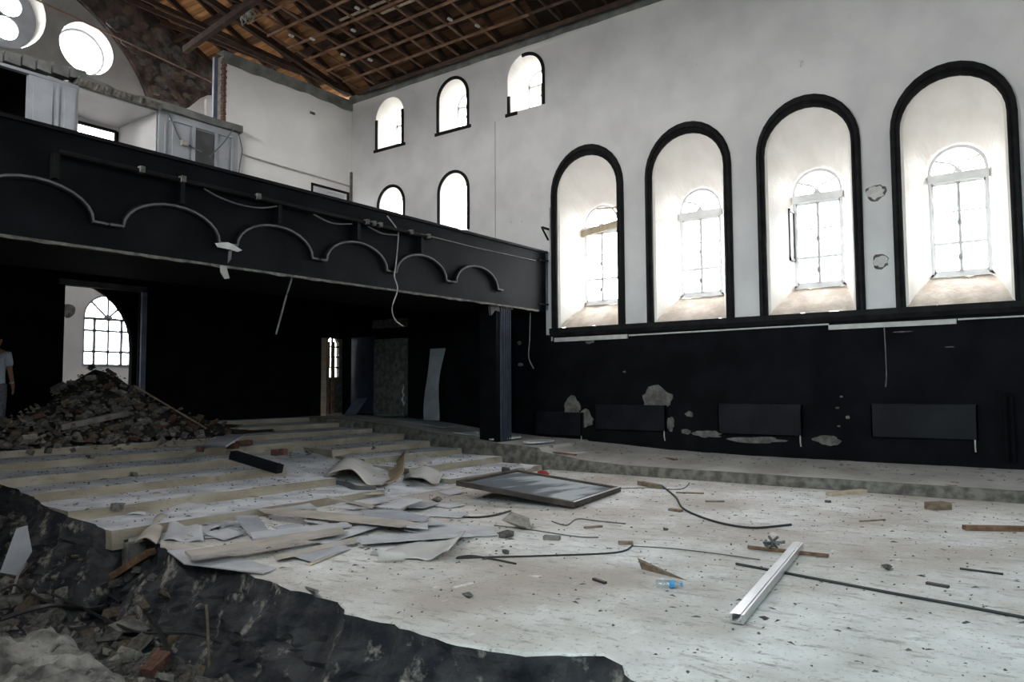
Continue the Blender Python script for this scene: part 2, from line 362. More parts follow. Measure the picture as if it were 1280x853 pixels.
# ---- raised side aisle along the right wall
LEDGE = [(-8, .16, .28), (3, .16, .28), (5, .165, .29), (6.6, .165, .33), (7.57, .22, .39), (8.4, .33, .43), (8.46, .40, .46), (9.45, .45, .48), (10.1, .52, .52), (10.8, .57, .56), (12.5, .74, .74), (14, .84, .84), (16.1, .88, .88)]
mb = MB(); rg = []
for (a, b) in zip(LEDGE[:-1], LEDGE[1:]):
    n = max(1, int((b[0] - a[0]) / .18))
    for q in range(n):
        t = q / n; y = a[0] + (b[0] - a[0]) * t; ze = a[1] + (b[1] - a[1]) * t; zw = a[2] + (b[2] - a[2]) * t
        xe = 12.32 + .05 * ns(y * 1.6, 2.2) + .03 * ns(y * 5, 1)
        rg.append([(xe - .03, y, -.1), (xe - .04 + .03 * ns(y * 4), y, .5 * ze), (xe, y, ze), (xe + .05, y, ze + .005)] + [(xe + .05 + (W - xe - .05) * s, y, ze + (zw - ze) * s + .008 * ns(y * 3, s * 5)) for s in (.3, .6, 1)])
b0 = MB(); b0.loft([r[:4] for r in rg]); lo_ = b0.build('riser_face', M_ledgeside)
b1 = MB(); b1.loft([r[3:] for r in rg]); led = b1.build('floor_side_aisle', M_ledge, kind='structure'); lo_.parent = led
tag(led, 'raised dusty aisle ramp running along the foot of the black wall', 'floor ledge', kind='structure')
lo_['label'] = 'rough dark broken face of the aisle kerb'
for (x, y, sx, sy) in ((13.0, 8.9, .9, .5), (13.1, 8.0, 1.0, .45), (12.9, 9.7, 1.1, .4)):
    pts = []
    for q in range(9):
        a = 2 * math.pi * q / 9; pts.append((x + sx * .5 * math.cos(a) * (1 + .3 * ns(a, x)), y + sy * .5 * math.sin(a) * (1 + .3 * ns(a, y)), 0))
    zl = [l for l in LEDGE if l[0] <= y][-1][1] + .06
    MB().prism([(p[0], p[1], zl) for p in pts], (0, 0, .03)).build('screed_patch', M_tread, led)

# ---- right wall
fR = lambda u, v, w: (W + w, u, v)
BIGY = [8.40, 6.04, 3.70, 1.38]
UPY = [14.57, 12.30, 10.02]
LOWY = [14.50, 12.28]
big_in = [arch(y, .77, 2.93, 5.96, 6.73) for y in BIGY]
up_in = [arch(y, .54, 8.16, 8.98, 9.52) for y in UPY]
low_in = [arch(y, .53, 5.52, 6.56, 7.09) for y in LOWY]
wr = plate('wall_right', [(YEND, 2.72), (YB + .2, 2.72), (YB + .2, 4.2), (YG, 4.2), (YG, 9.70), (YEND, 9.70)], big_in + up_in + low_in, fR, .06, M_plaster, kind='structure')
tag(wr, 'tall stained white plaster wall pierced by arched windows', 'wall')
MB().box(W - .012, W + .06, YEND, YB + .1, -.2, 2.78).box(W - .012, W + .06, YBAL + .05, YB, 2.78, 4.2).build('black_dado', M_black, wr)['label'] = 'black painted lower part of the wall'
b = MB()
for j in range(120):
    pass
b.loft([[(W - .10 + .02 * ns(y * .9), y, 9.62 + .02 * ns(y * 1.3)), (W - .10, y, 9.86), (W + .3, y, 9.9)] for y in [YEND + (YB - YEND) * q / 90 for q in range(91)]])
b.build('ring_beam', M_ringbeam, wr)['label'] = 'rough grey concrete beam along the wall head'
# ledge moulding under the big windows and plastic trunking
b = MB(); b.loft([[(W, y, 2.72), (W - .05, y, 2.74), (W - .09, y, 2.82), (W - .09, y, 2.92), (W, y, 2.925)] for y in [YEND + (9.36 - YEND) * q / 40 for q in range(41)]], False)
b.build('sill_moulding', M_trim, wr)
for (ya, yb, za, zb, h) in ((9.25, 7.42, 2.66, 2.66, .09), (7.38, 3.4, 2.68, 2.70, .028), (3.40, 1.42, 2.64, 2.64, .085), (1.4, -2.0, 2.67, 2.67, .025)):
    MB().bar((W - .03, ya, za), (W - .03, yb, zb), .05, h).build('cable_trunking', M_pipe, wr)
MB().bar((W - .02, 9.33, 2.64), (W - .02, 9.36, 5.7), .03, .03).build('corner_strip', M_pipe, wr)
MB().box(W - .30, W, 9.37, 9.42, 5.18, 5.22).bar((W - .04, 9.4, 4.95), (W - .28, 9.4, 5.18), .03, .03).build('bracket', M_trim, wr)
MB().tube([(W - .005, 11.0 - .06, 8.05), (W - .005, 10.95, 5.0)], .006, 4).build('crack', M_peel, wr)
def blob(name, mtl, y, z, sy, sz, seed, depth=.006, parent=wr, x=W):
    pts = []
    for q in range(22):
        a = 2 * math.pi * q / 22; r = 1 + .38 * ns(math.cos(a) * 1.7 + seed, math.sin(a) * 1.7, seed) + .18 * ns(a * 3, seed)
        pts.append((x - depth, y + sy / 2 * r * math.cos(a), z + sz / 2 * r * math.sin(a)))
    return MB().prism(pts, (depth + .01, 0, 0)).build(name, mtl, parent)
for i, (px, py, wpx, hpx) in enumerate([(820, 498, 34, 34), (716, 508, 18, 30), (731, 524, 20, 26), (737, 427, 12, 6), (1035, 551, 26, 14), (945, 550, 62, 9), (885, 543, 30, 10),
        (838, 530, 8, 22), (862, 518, 10, 8), (858, 540, 10, 8), (1187, 434, 9, 2), (1052, 496, 3, 3), (1047, 510, 4, 3), (1049, 533, 3, 3), (1129, 415, 16, 2), (650, 429, 5, 6), (651, 456, 6, 5), (781, 465, 3, 3), (985, 528, 6, 5), (1060, 522, 4, 5)]):
    c = onX(px, py, W); d = (c - CP).dot(CF)
    blob('plaster_patch', M_peel, c.y, c.z, wpx / FPX * d / .8, .85 * hpx / FPX * d, i * 1.3, .02)
for i, (px, py, wpx, hpx) in enumerate([(1095, 241, 20, 20), (1100, 327, 16, 18)]):
    c = onX(px, py, W); d = (c - CP).dot(CF)
    o = blob('lamp_scar', M_peel, c.y, c.z, wpx / FPX * d / .8, hpx / FPX * d, 3 + i, .012); o['label'] = 'roughly patched hole where a wall lamp hung'
    blob('lamp_scar_filling', M_peelw, c.y, c.z, .8 * wpx / FPX * d / .8, .8 * hpx / FPX * d, 8 + i, .018, o)

# ---- windows on the right wall
def pane_obj(poly, x, parent): return MB().prism([fR(p[0], p[1], x) for p in poly], (.006, 0, 0)).build('pane', M_glass, parent)
def sash_bars(name, segs, x, w, d, parent, m=M_frame):
    b = MB()
    for a, c in segs: b.bar(fR(a[0], a[1], x), fR(c[0], c[1], x), d, w, up=(0, c[0] - a[0] == 0 and 1 or 0, c[0] - a[0] != 0 and 1 or 0))
    return b.build(name, m, parent)
def barYZ(b, a, c, x, w, d):
    a = Vector(a); c = Vector(c); dd = (c - a).normalized(); n = Vector((-dd.y, dd.x)) * w / 2
    poly = [a + n, a - n, c - n, c + n]; b.prism([fR(p.x, p.y, x) for p in poly], (d, 0, 0)); return b
PLACE = ['beside the balcony end', 'second from the balcony', 'third from the balcony', 'nearest the lower right corner of the view']
def big_window(i, yc, detail):
    root = empty(f'window_{i + 1 if i < 4 else i + 13}', (W, yc, 2.93))
    tag(root, f'tall deep arched window with black surround, {PLACE[i] if i < 4 else "beyond the right edge"}', 'window', 'tall arched windows', 'structure')
    def ch(o): return world_child(o, root)
    X1 = .70
    rin = arch(yc, .77, 2.93, 5.96, 6.73); r2 = arch(yc, .73, 2.95, 5.95, 6.68); rout = arch(yc, .46, 3.46, 5.29, 5.75)
    rv = MB().loft([[fR(p[0], p[1], 0) for p in rin], [fR(p[0], p[1], .035) for p in r2], [fR(p[0], p[1], X1) for p in rout], [fR(p[0], p[1], X1 + .15) for p in rout]])
    ch(rv.build('reveal', M_reveal, smooth=False))
    s = MB(); rows = []
    for q in range(9):
        t = q / 8; hw = .77 + (.46 - .77) * t; z = 2.925 + (3.46 - 2.925) * t ** .8
        rows.append([fR(yc + hw * (1 - 2 * k / 10), z + .02 * ns(k * .6, q * .7, i * 3.1), X1 * t) for k in range(11)])
    s.loft(rows); ch(s.build('sill', M_sill, smooth=True))
    # surround moulding
    def ring(dw, dt, x): return [fR(p[0], p[1], x) for p in arch(yc, .77 + dw, 2.90, 5.96, 6.73 + dt)]
    tb = MB().loft([ring(0, 0, .01), ring(0, 0, -.05), ring(.03, .05, -.075), ring(.06, .10, -.06), ring(.075, .12, -.085), ring(.12, .19, -.085), ring(.15, .24, -.05), ring(.15, .24, .01)])
    ch(tb.build('surround', M_trim))
    if not detail: return root
    xs = X1 - .05
    fo = arch(yc, .46, 3.46, 5.29, 5.75); b = MB()
    fi = arch(yc, .405, 3.5, 5.29, 5.695)
    b.loft([[fR(p[0], p[1], xs) for p in fo], [fR(p[0], p[1], xs) for p in fi], [fR(p[0], p[1], xs + .09) for p in fi]])
    barYZ(b, (yc - .46, 3.49), (yc + .46, 3.49), xs, .06, .09)
    ch(b.build('frame', M_frame))
    ch(barYZ(MB(), (yc - .46, 5.20), (yc + .46, 5.20), xs - .01, .15, .09).build('transom', M_frame))
    for side in (-1, 1):                                  # two casement leaves
        ya, yb = yc + side * .405, yc + side * .012
        lf = MB()
        for (p, q, w) in (((ya, 3.52), (ya, 5.125), .05), ((yb, 3.52), (yb, 5.125), .03), ((ya, 3.545), (yb, 3.545), .06), ((ya, 5.10), (yb, 5.10), .05)): barYZ(lf, p, q, xs + .015, w, .05)
        leaf = lf.build('casement_leaf', M_frame); ch(leaf)
        zs = [3.57, 4.05, 4.60, 5.08]
        for zz in zs[1:3]: barYZ(MB(), (ya, zz), (yb, zz), xs + .02, .028 if zz > 4.3 else .05, .035).build('muntin', M_frame, root).location = -Vector(root.location)
        for za, zb in zip(zs[:-1], zs[1:]):
            o = pane_obj([(ya, za), (yb, za), (yb, zb), (ya, zb)], xs + .04, None); ch(o)
        o = MB().box(W + xs - .03, W + xs + .015, yb + side * .004, yb + side * .022, 4.36, 4.44).box(W + xs - .03, W + xs + .015, yb + side * .004, yb + side * .022, 3.75, 3.85).build('handle', M_pipe); ch(o)
    # fanlight
    hub = (yc, 5.275)
    o = MB().prism([fR(yc + .07 * math.cos(a), 5.275 + .055 * math.sin(a), xs - .02) for a in [math.pi * k / 8 for k in range(9)]], (.05, 0, 0)).build('fan_hub', M_frame); ch(o)
    for side in ((-1, 1) if i != 0 else (1,)):
        pts = []
        for k in range(7):
            t = k / 6; a = math.pi / 2 + side * math.radians(8 + 46 * math.sin(t * math.pi / 2)); r = .05 + .37 * t
            pts.append(fR(yc + r * math.cos(a) * 1.0, 5.275 + r * math.sin(a), xs + .01))
        ch(MB().tube(pts, .024, 5).build('fan_muntin', M_frame))
    o = MB().prism([fR(p[0], p[1], xs + .04) for p in arch(yc, .44, 5.28, 5.29, 5.73)[2:-2]], (.006, 0, 0)).build('pane', M_glass); ch(o)
    return root
for i, y in enumerate(BIGY): big_window(i, y, i < 4)
w1 = bpy.data.objects['window_1']; w3 = bpy.data.objects['window_3']
o = MB().bar((W + .60, BIGY[0] + .50, 5.12), (W + .60, BIGY[0] - .50, 5.26), .04, .15).build('board', M_palewood); world_child(o, w1); o['label'] = 'rough pale plank nailed across the window'
o = MB().bar((W + .62, BIGY[0] + .1, 5.66), (W + .62, BIGY[0] - .42, 5.62), .03, .04).build('broken_lath', M_palewood); world_child(o, w1)
lf = MB(); yy = BIGY[2] + .42
lf.box(W + .30, W + .64, yy, yy + .03, 3.98, 4.03).box(W + .30, W + .64, yy, yy + .03, 4.92, 4.97).box(W + .30, W + .34, yy, yy + .03, 3.98, 4.97).box(W + .60, W + .64, yy, yy + .03, 3.98, 4.97)
o = lf.build('open_leaf', M_darkframe); world_child(o, w3); o['label'] = 'small leaf swung open inside the recess'
MB().box(W + .34, W + .60, yy + .01, yy + .016, 4.03, 4.92).build('pane', M_glass, o)

def small_window(i, yc, hw, z0, zs, zt, trims, label, hw2, za, zb2, zc, bars):
    root = empty(f'window_{i}', (W, yc, z0)); tag(root, label, 'window', 'small arched windows above the balcony', 'structure')
    ch = lambda o: world_child(o, root)
    rin = arch(yc, hw, z0, zs, zt); rout = arch(yc, hw2, za, zb2, zc)
    rin_c = rin + [rin[0]]; rout_c = rout + [rout[0]]
    ch(MB().loft([[fR(p[0], p[1], 0) for p in rin_c], [fR(p[0], p[1], .62) for p in rout_c], [fR(p[0], p[1], .74) for p in rout_c]]).build('reveal', M_reveal))
    for (a, b_) in trims:
        ch(sweep(rin, .01, -.03, -.075, lambda u, v, w: fR(u, v, w), a, b_).build('surround', M_trim))
    b = MB(); xs = .62
    fi = arch(yc, hw2 - .04, za + .04, zb2, zc - .04)
    b.loft([[fR(p[0], p[1], xs) for p in rout], [fR(p[0], p[1], xs) for p in fi], [fR(p[0], p[1], xs + .06) for p in fi]])
    barYZ(b, (yc - hw2, za + .02), (yc + hw2, za + .02), xs, .04, .06); ch(b.build('frame', M_frame))
    ch(barYZ(MB(), (yc, za), (yc, zb2 if bars else zc), xs + .01, .05, .05).build('mullion', M_frame))
    if bars:
        ch(barYZ(MB(), (yc - hw2, zb2), (yc + hw2, zb2), xs, .07, .05).build('transom', M_frame))
        ch(barYZ(MB(), (yc - hw2, (za + zb2) / 2), (yc + hw2, (za + zb2) / 2), xs + .01, .03, .04).build('muntin', M_frame))
    for s in (-1, 1):
        o = MB().prism([fR(yc, za, xs + .03), fR(yc + s * hw2, za, xs + .03), fR(yc + s * hw2, zb2, xs + .03), fR(yc, zb2, xs + .03)], (.006, 0, 0)).build('pane', M_glass); ch(o)
    o = MB().prism([fR(p[0], p[1], xs + .03) for p in arch(yc, hw2, zb2 - .01, zb2, zc)[2:-2]], (.006, 0, 0)).build('pane', M_glass); ch(o)
    return root, ch
NA = 21
ut = [[(0, 3), (17, NA)], [(0, NA)], [(0, 2), (9, NA)]]
ul = ['small arched window high in the far corner, dark edging only at its sides', 'small arched window high on the wall with complete dark edging', 'small arched window high on the wall with half its edging gone']
for k, y in enumerate(UPY):
    root, ch = small_window(7 + k, y, .54, 8.16, 8.98, 9.52, ut[k], ul[k], .36, 8.42, 8.95, 9.30, True)
    ya, yb = (y + .60, y - .60) if k < 2 else (y + .60, y + .25)
    ch(MB().box(W - .03, W + .01, min(ya, yb), max(ya, yb), 8.08, 8.155).build('sill_strip', M_trim))
ll = ['low arched window just above the parapet by the corner', 'larger low arched window just above the parapet']
for k, y in enumerate(LOWY):
    root, ch = small_window(10 + k, y, .53, 5.52, 6.56, 7.09, [(0, NA)], ll[k], .42, 5.6, 6.5, 6.92, False)

# ---- ceiling battens and roof
ceil = empty('ceiling', (10, 8, 10.4)); tag(ceil, 'stripped ceiling grid of thin wooden battens under the roof', 'ceiling', kind='structure')
def gz(x): return 9.80 + .15 * (W - x)
def seg(name, a, b, w, h, m): world_child(MB().bar(a, b, w, h).build(name, m), ceil)
xs_ = [13.98 - .6 * k for k in range(9)]
ys_ = [15.5 - .60 * k for k in range(26)]
for k, x in enumerate(xs_):                                # battens along the hall
    y = 15.52 if x > 10.2 else 15.5 - 1.1 * (10.4 - x)
    while y > .5:
        ln = R.uniform(2.2, 4.4); y2 = max(.3, y - ln)
        seg('batten', (x + R.uniform(-.015, .015), y, gz(x)), (x + R.uniform(-.015, .015), y2, gz(x) + R.uniform(-.01, .01)), .045, .05, M_batten if y > 9.5 and k > 0 else M_battend)
        y = y2 - (R.choice([.02, .02, .3, .9]) if y < 13 else .02)
for k, y in enumerate(ys_):                                # battens across
    xe = 13.95; xa = 8.9 if k > 0 else 10.3
    if k > 8 and R.random() < .25: continue
    cutx = R.uniform(11.0, 12.6) if 5 < k and R.random() < .5 else None
    m = M_batten if k < 9 else M_battend
    if cutx:
        seg('batten', (xa, y, gz(xa) + .05), (cutx, y, gz(cutx) + .05), .04, .045, m)
        if R.random() < .6: seg('batten', (cutx + R.uniform(.5, 1.0), y, gz(cutx + .7) + .05), (xe, y, gz(xe) + .05), .04, .045, m)
    else: seg('batten', (xa, y, gz(xa) + .05), (xe, y, gz(xe) + .05), .04, .045, m)
for (x, y, l) in ((11.6, 13.6, 2.6), (11.9, 12.5, 2.4)):
    seg('loose_lath', (x, y, gz(x) + .16), (x + .1, y - l, gz(x) + .22), .06, .03, M_palewood)
seg('edge_batten', (13.97, 15.6, 9.80), (13.97, .3, 9.80), .07, .09, M_battend)
for k, (x, y) in enumerate(((11.2, 14.9), (11.55, 14.55), (11.25, 12.6), (12.4, 14.4), (11.4, 11.4), (12.9, 13.95), (12.6, 11.0), (13.1, 10.6), (11.8, 13.35))):
    o = MB().box(x - .06, x + .06, y - .03, y + .03, gz(x) - .07, gz(x) - .03).build('plaster_scrap', M_peelw); world_child(o, ceil)
roof = empty('roof', (6.75, 6, 13.5)); tag(roof, 'dark timber pitched roof seen from below with bare planks and rafters', 'roof', kind='structure')
SL = math.hypot(1, RS); nP = 38; wP = (W + .4 - 6.75) / nP
plank_cache = {}
for side in (1, -1):
    for k in range(nP):
        xa = 6.75 + side * wP * k; xb = 6.75 + side * (wP * (k + 1) - .012)
        for (ya, yb) in ((20.4, 15.3), (15.0, 9.6), (9.58, 2.0), (1.98, -8.2)):
            if side < 0 and ya < 16: continue
            key = (side, ya)
            if key not in plank_cache:
                b = MB(); dx = side * (wP - .012); dz = -RS * (wP - .012)
                b.prism([(0, ya, 0), (dx, ya, dz), (dx, yb, dz), (0, yb, 0)], (0, 0, .03))
                plank_cache[key] = []
                for m in M_plank:
                    b2 = MB(); b2.v = list(b.v); b2.f = list(b.f); b2.mi = list(b.mi); oo = b2.build('plank', m); plank_cache[key].append(oo.data); bpy.data.objects.remove(oo)
            mi = (2 if R.random() < .7 else 1) if (ya > 15 and side > 0 and k > 15) else (1 if ya > 9.6 and R.random() < .22 else 0)
            if ya < 9.6: mi = 0
            link('plank', plank_cache[key][mi], roof, loc=Vector((xa, 0, roofz(6.75) + .22 - RS * wP * k + R.uniform(-.006, .006))) - Vector(roof.location))
    b = MB(); b.prism([(6.75, -8.2, roofz(6.75) + .30), (6.75 + side * (W + .6 - 6.75), -8.2, roofz(6.75) + .30 - RS * (W + .6 - 6.75)), (6.75 + side * (W + .6 - 6.75), 20.6, roofz(6.75) + .30 - RS * (W + .6 - 6.75)), (6.75, 20.6, roofz(6.75) + .30)], (0, 0, .05))
    world_child(b.build('roof_covering', M_masonry), roof)
raf = None
for side in (1, -1):
    for k in range(31):
        y = 19.7 - .9 * k
        if side < 0 and y < 12: continue
        if raf is None or side == -1 and not raf[1]:
            oo = MB().bar((0, 0, 0), (side * (W + .35 - 6.75), 0, -RS * (W + .35 - 6.75)), .08, .14).build('rafter', M_rafter); raf = (oo.data, side == -1); bpy.data.objects.remove(oo)
        link('rafter', raf[0], roof, loc=Vector((6.75, y, roofz(6.75) + .12)) - Vector(roof.location))
for x in (12.6, 11.0, 9.0, 6.75):
    world_child(MB().bar((x, 20.2, roofz(x) - .02), (x, -8, roofz(x) - .02), .12, .14).build('purlin', M_rafter), roof)
for y in (16.25, 12.0, 7.6, 3.2):                          # truss ties, dark, above the battens
    world_child(MB().bar((W, y, 10.0), (6.75, y, 11.6), .12, .16).build('tie_beam', M_rafter), roof)
    world_child(MB().bar((9.2, y, 11.1), (11.2, y, roofz(11.2) - .05), .09, .09).build('strut', M_rafter), roof)
world_child(MB().bar((9.9, 17.4, 10.05), (9.9, 13.9, 10.5), .13, .16).build('purlin', M_rafter), roof)
for (a, b_) in (((14.0, 16.0, 9.95), (8.0, 19.8, 12.3)), ((12.4, 16.1, 10.0), (10.4, 19.5, 11.6)), ((11.3, 16.1, 10.0), (9.4, 19.6, 11.9)), ((13.6, 14.2, 10.2), (9.3, 16.2, 11.6)), ((12.8, 12.6, 10.4), (9.5, 15.8, 11.7))):
    world_child(MB().bar(a, b_, .09, .12).build('brace', M_rafter), roof)
rod = MB().tube([tuple(onY(40, -3, 16.7)), tuple(onY(278, 109, 16.4))], .018, 6).build('tie_rod', M_rust, origin=onY(278, 109, 16.4))
tag(rod, 'thin rusty tie rod slanting across the grey arched gable', 'tie rod')
# plastic rag caught in the battens
rag = MB(); c = onX(310, 14, 10.3)
for k in range(7):
    pts = [(c.x + .10 * ns(k, q * .5), c.y + .07 * (k - 3) + .06 * ns(q * .7, k, 2), c.z + .12 - .055 * q - .03 * abs(k - 3)) for q in range(7)]
    rag.tube(pts, [.03 * (1 - abs(q - 3) / 4) + .008 for q in range(7)], 5)
loop = [(c.x, c.y + .30 + .09 * math.cos(a), c.z + .06 + .10 * math.sin(a)) for a in [2 * math.pi * q / 14 for q in range(12)]]
rag.tube(loop, .014, 5)
tag(rag.build('torn_plastic_rag', M_palecable, origin=c), 'torn pale rag dangling from the ceiling battens', 'rag')

# ---- back wall (white part, over the balcony) and black part under it
fB = lambda u, v, w: (u, YB + w, v)
wb = plate('wall_back', [(10.22, 4.2), (W, 4.2), (W, 9.64), (10.22, 9.64)], [[(12.85, 5.2), (14.08, 5.2), (14.08, 7.05), (12.85, 7.05)]], fB, .28, M_plaster2, kind='structure')
tag(wb, 'white plastered wall end with an exposed brick edge above the balcony', 'wall')
b = MB(); b.loft([[(x, YB - .04 + .015 * ns(x * 3), 9.46 + .05 * ns(x * 1.7)), (x, YB - .05, 9.76), (x, YB + .30, 9.78)] for x in [10.12 + (W - 10.12) * q / 40 for q in range(41)]])
b.build('ring_beam', M_ringbeam, wb)
MB().box(10.16, 10.22, YB + .02, YB + .30, 7.6, 9.66).build('mortar_edge', M_mortar, wb)
bk = None
for q in range(27):
    z = 7.62 + q * .075
    if bk is None: oo = MB().box(-.035, .035, -.06, .06, -.03, .03).build('brick', M_brick); bk = oo.data; bpy.data.objects.remove(oo)
    link('brick', bk, wb, loc=(10.185 + R.uniform(-.008, .008), YB + .02 + (q % 2) * .02, z))
MB().box(10.02, 10.12, YB + .18, YB + .26, 7.6, 9.62).build('steel_post', M_steel, wb)['label'] = 'blue-grey steel post beside the brick edge'
w12 = empty('window_12', (13.46, YB, 5.2)); tag(w12, 'low square opening in the white wall just above the parapet', 'window', kind='structure')
b = MB().box(12.80, 14.10, YB - .03, YB + .02, 7.05, 7.11).box(14.06, 14.11, YB - .03, YB + .02, 5.2, 7.1).box(12.80, 12.85, YB - .03, YB + .02, 5.2, 7.1); world_child(b.build('frame', M_trim), w12)
world_child(MB().box(12.85, 14.08, YB + .2, YB + .206, 5.2, 7.05).build('pane', M_glass), w12)
pts = [tuple(onY(x, y, YB - .05)) for x, y in ((303, 193), (325, 200), (362, 211), (400, 222), (437, 233))]
o = MB().tube(pts, .022, 6).build('electrical_conduit', M_palecable, origin=pts[0]); tag(o, 'bundle of pale cable running along the white back wall', 'cable')
o = MB().tube([tuple(onY(x, y, YB - .08)) for x, y in ((298, 165), (303, 188), (300, 205), (297, 224))], .012, 5).build('wall_cable', M_greycable); tag(o, 'short frayed dark cable hanging at the left end of the conduit', 'cable')
MB().box(onY(390, 136, YB).x - .07, onY(390, 136, YB).x + .1, YB - .01, YB, 8.98, 9.05).build('hole_mark', M_peel, wb)
MB().box(W - .05, W, YB - .06, YB, 5.0, 7.7).build('corner_pipe', M_peel, wb)

d1 = [(6.73, .8), (8.29, .8), (8.29, 3.70), (6.73, 3.70)]; d2 = [(13.20, .8), (14.04, .8), (14.04, 2.97), (13.20, 2.97)]
wb2 = plate('wall_back_lower', [(XL, -.2), (W, -.2), (W, 4.3), (XL, 4.3)], [d1, d2], fB, .12, M_black, kind='structure')
tag(wb2, 'black painted back wall in the darkness under the balcony', 'wall')
fB2 = lambda u, v, w: (u, YB + .40 + w, v)
av = arch(7.06, 1.27, .8, 2.5, 3.84)
plate('arched_inner_opening', [(5.2, .2), (8.9, .2), (8.9, 4.3), (5.2, 4.3)], [av], fB2, .15, M_black, wb2)
for x in (6.66, 8.29):
    pass
b = MB().box(8.29, 8.40, YB - .05, YB + .02, .8, 3.80).build('door_jamb', M_steel, wb2)
MB().box(6.62, 8.40, YB - .05, YB + .02, 3.70, 3.82).build('door_lintel', M_darkpanel, wb2)
MB().box(6.62, 6.73, YB - .05, YB + .40, .8, 3.70).build('door_jamb', M_black, wb2)
# gable end wall beyond, with the far arched window seen through the doorway
fG = lambda u, v, w: (u, YG + w, v)
farw = arch(9.5, .62, 2.2, 3.47, 4.07)
hole2 = arch(9.2, .75, 6.0, 8.7, 9.38); hole3 = [(7.35, 5.6), (8.7, 5.6), (8.7, 7.75), (7.35, 7.75)]
d2w = arch(15.66, .26, 1.95, 2.95, 3.22)
wg = plate('wall_gable', [(XL, -.2), (16.8, -.2), (16.8, 9.0), (12.9, 10.6), (10.8, 10.6), (10.8, 9.5), (XL, 9.5)], [farw, hole2], lambda u, v, w: (u, YG + .12 + w, v), .2, M_plaster, kind='structure')
tag(wg, 'white end wall beyond the back rooms with an arched window in it', 'wall')
CL = (6.75, 8.1); RL = 3.85
big_c = (6.74, 10.72); sm_c = (8.72, 10.38)
a0 = math.asin((9.5 - CL[1]) / RL)
lun = [(CL[0] + RL * math.cos(a0 + (math.pi - 2 * a0) * q / 30), CL[1] + RL * math.sin(a0 + (math.pi - 2 * a0) * q / 30)) for q in range(31)]
lu = plate('lunette', lun, [circ(big_c, 1.0, 36), circ(sm_c, .66, 32), circ((4.78, 10.38), .66, 32)], lambda u, v, w: (u, YG + w, v), .1, M_lunette, wg)
lu['label'] = 'grey plastered half-round gable field with round windows'
masn = [(CL[0] + (RL - .02) * math.cos(a0 + (math.pi - 2 * a0) * q / 30), CL[1] + (RL - .02) * math.sin(a0 + (math.pi - 2 * a0) * q / 30)) for q in range(31)]
mpoly = list(reversed(masn)) + [(10.6, 9.38), (11.0, 9.45), (11.45, 9.62), (11.8, 10.0), (12.15, 10.25), (12.6, 10.4), (13.4, 10.45), (7.0 + 7.2, 9.9 + .25), (6.75, 13.9), (-.6, 10.3), (2.9, 9.5)]
mo = plate('raw_masonry', mpoly, [], lambda u, v, w: (u, YG - .14 + w, v), .2, M_masonry, wg)
mo['label'] = 'bare dark rubble masonry around the plastered gable field'
for q in range(150):                                       # proud stones of the masonry
    x = R.uniform(9.2, 13.0); z = R.uniform(9.5, min(12.4, roofz(x) - .15))
    if math.hypot(x - CL[0], z - CL[1]) < RL + .1 or z < 9.45 + max(0, x - 10.9) * .75: continue
    s = R.uniform(.10, .22)
    MB().prism([(x + s * (1 + .3 * R.random()) * .8 * math.cos(a) , YG - .15, z + s * .55 * math.sin(a) * (1 + .3 * R.random())) for a in [2 * math.pi * k / 7 for k in range(7)]], (0, -.05 * R.random() - .03, 0)).build('stone', R.choice([M_rub[3], M_masonry, M_rub[2], M_rub[3]]), wg)
def round_window(n, c, r, label, foil):
    root = empty(f'window_{n}', (c[0], YG, c[1])); tag(root, label, 'window', 'round gable windows', 'structure')
    ch = lambda o: world_child(o, root)
    ri = circ(c, r, 36); ri.append(ri[0]); ro = circ((c[0], c[1]), r * .93, 36); ro.append(ro[0])
    ch(MB().loft([[fG(p[0], p[1], -.01) for p in ri], [fG(p[0], p[1], .42) for p in ro], [fG(p[0], p[1], .55) for p in ro]]).build('reveal', M_reveal, smooth=True))
    if foil:
        o = plate('tracery', circ(c, r * .94, 36), [circ((c[0] + .43 * math.cos(a), c[1] + .43 * math.sin(a)), .29, 20) for a in [math.radians(40 + 90 * k) for k in range(4)]], lambda u, v, w: fG(u, v, .40 + w), .08, M_panel); ch(o)
    else:
        rr = circ(c, r * .93, 36); rr.append(rr[0]); r3 = circ(c, r * .85, 36); r3.append(r3[0])
        ch(MB().loft([[fG(p[0], p[1], .38) for p in rr], [fG(p[0], p[1], .38) for p in r3], [fG(p[0], p[1], .46) for p in r3]]).build('frame', M_panel))
    ch(MB().prism([fG(p[0], p[1], .45) for p in circ(c, r * .9, 32)], (0, .006, 0)).build('pane', M_glass))
round_window(13, big_c, 1.0, 'large round window with pierced lobes, cut by the photo edge', True)
round_window(14, sm_c, .66, 'plain round window in the grey gable field', False)
wf = empty('window_15', (9.5, YG, 2.2)); tag(wf, 'arched white window with a fan top seen through the dark doorway', 'window', kind='structure')
YF = YG + .12
def barXZ(a, c, w, d=.06, y=YF): 
    a = Vector(a); c = Vector(c); dd = (c - a).normalized(); n = Vector((-dd.y, dd.x)) * w / 2
    return MB().prism([(p.x, y, p.y) for p in (a + n, a - n, c - n, c + n)], (0, d, 0))
fo = farw; fi = arch(9.5, .57, 2.25, 3.47, 4.02)
b = MB().loft([[(p[0], YF, p[1]) for p in fo], [(p[0], YF, p[1]) for p in fi], [(p[0], YF + .07, p[1]) for p in fi]]); world_child(b.build('frame', M_panel), wf)
for (a, c, w) in (((8.9, 3.43), (10.1, 3.43), .07), ((8.9, 2.22), (10.1, 2.22), .08)): world_child(barXZ(a, c, w).build('transom', M_panel), wf)
for x in (9.17, 9.52, 9.86): world_child(barXZ((x, 2.2), (x, 3.45), .07 if x != 9.52 else .05).build('mullion', M_panel), wf)
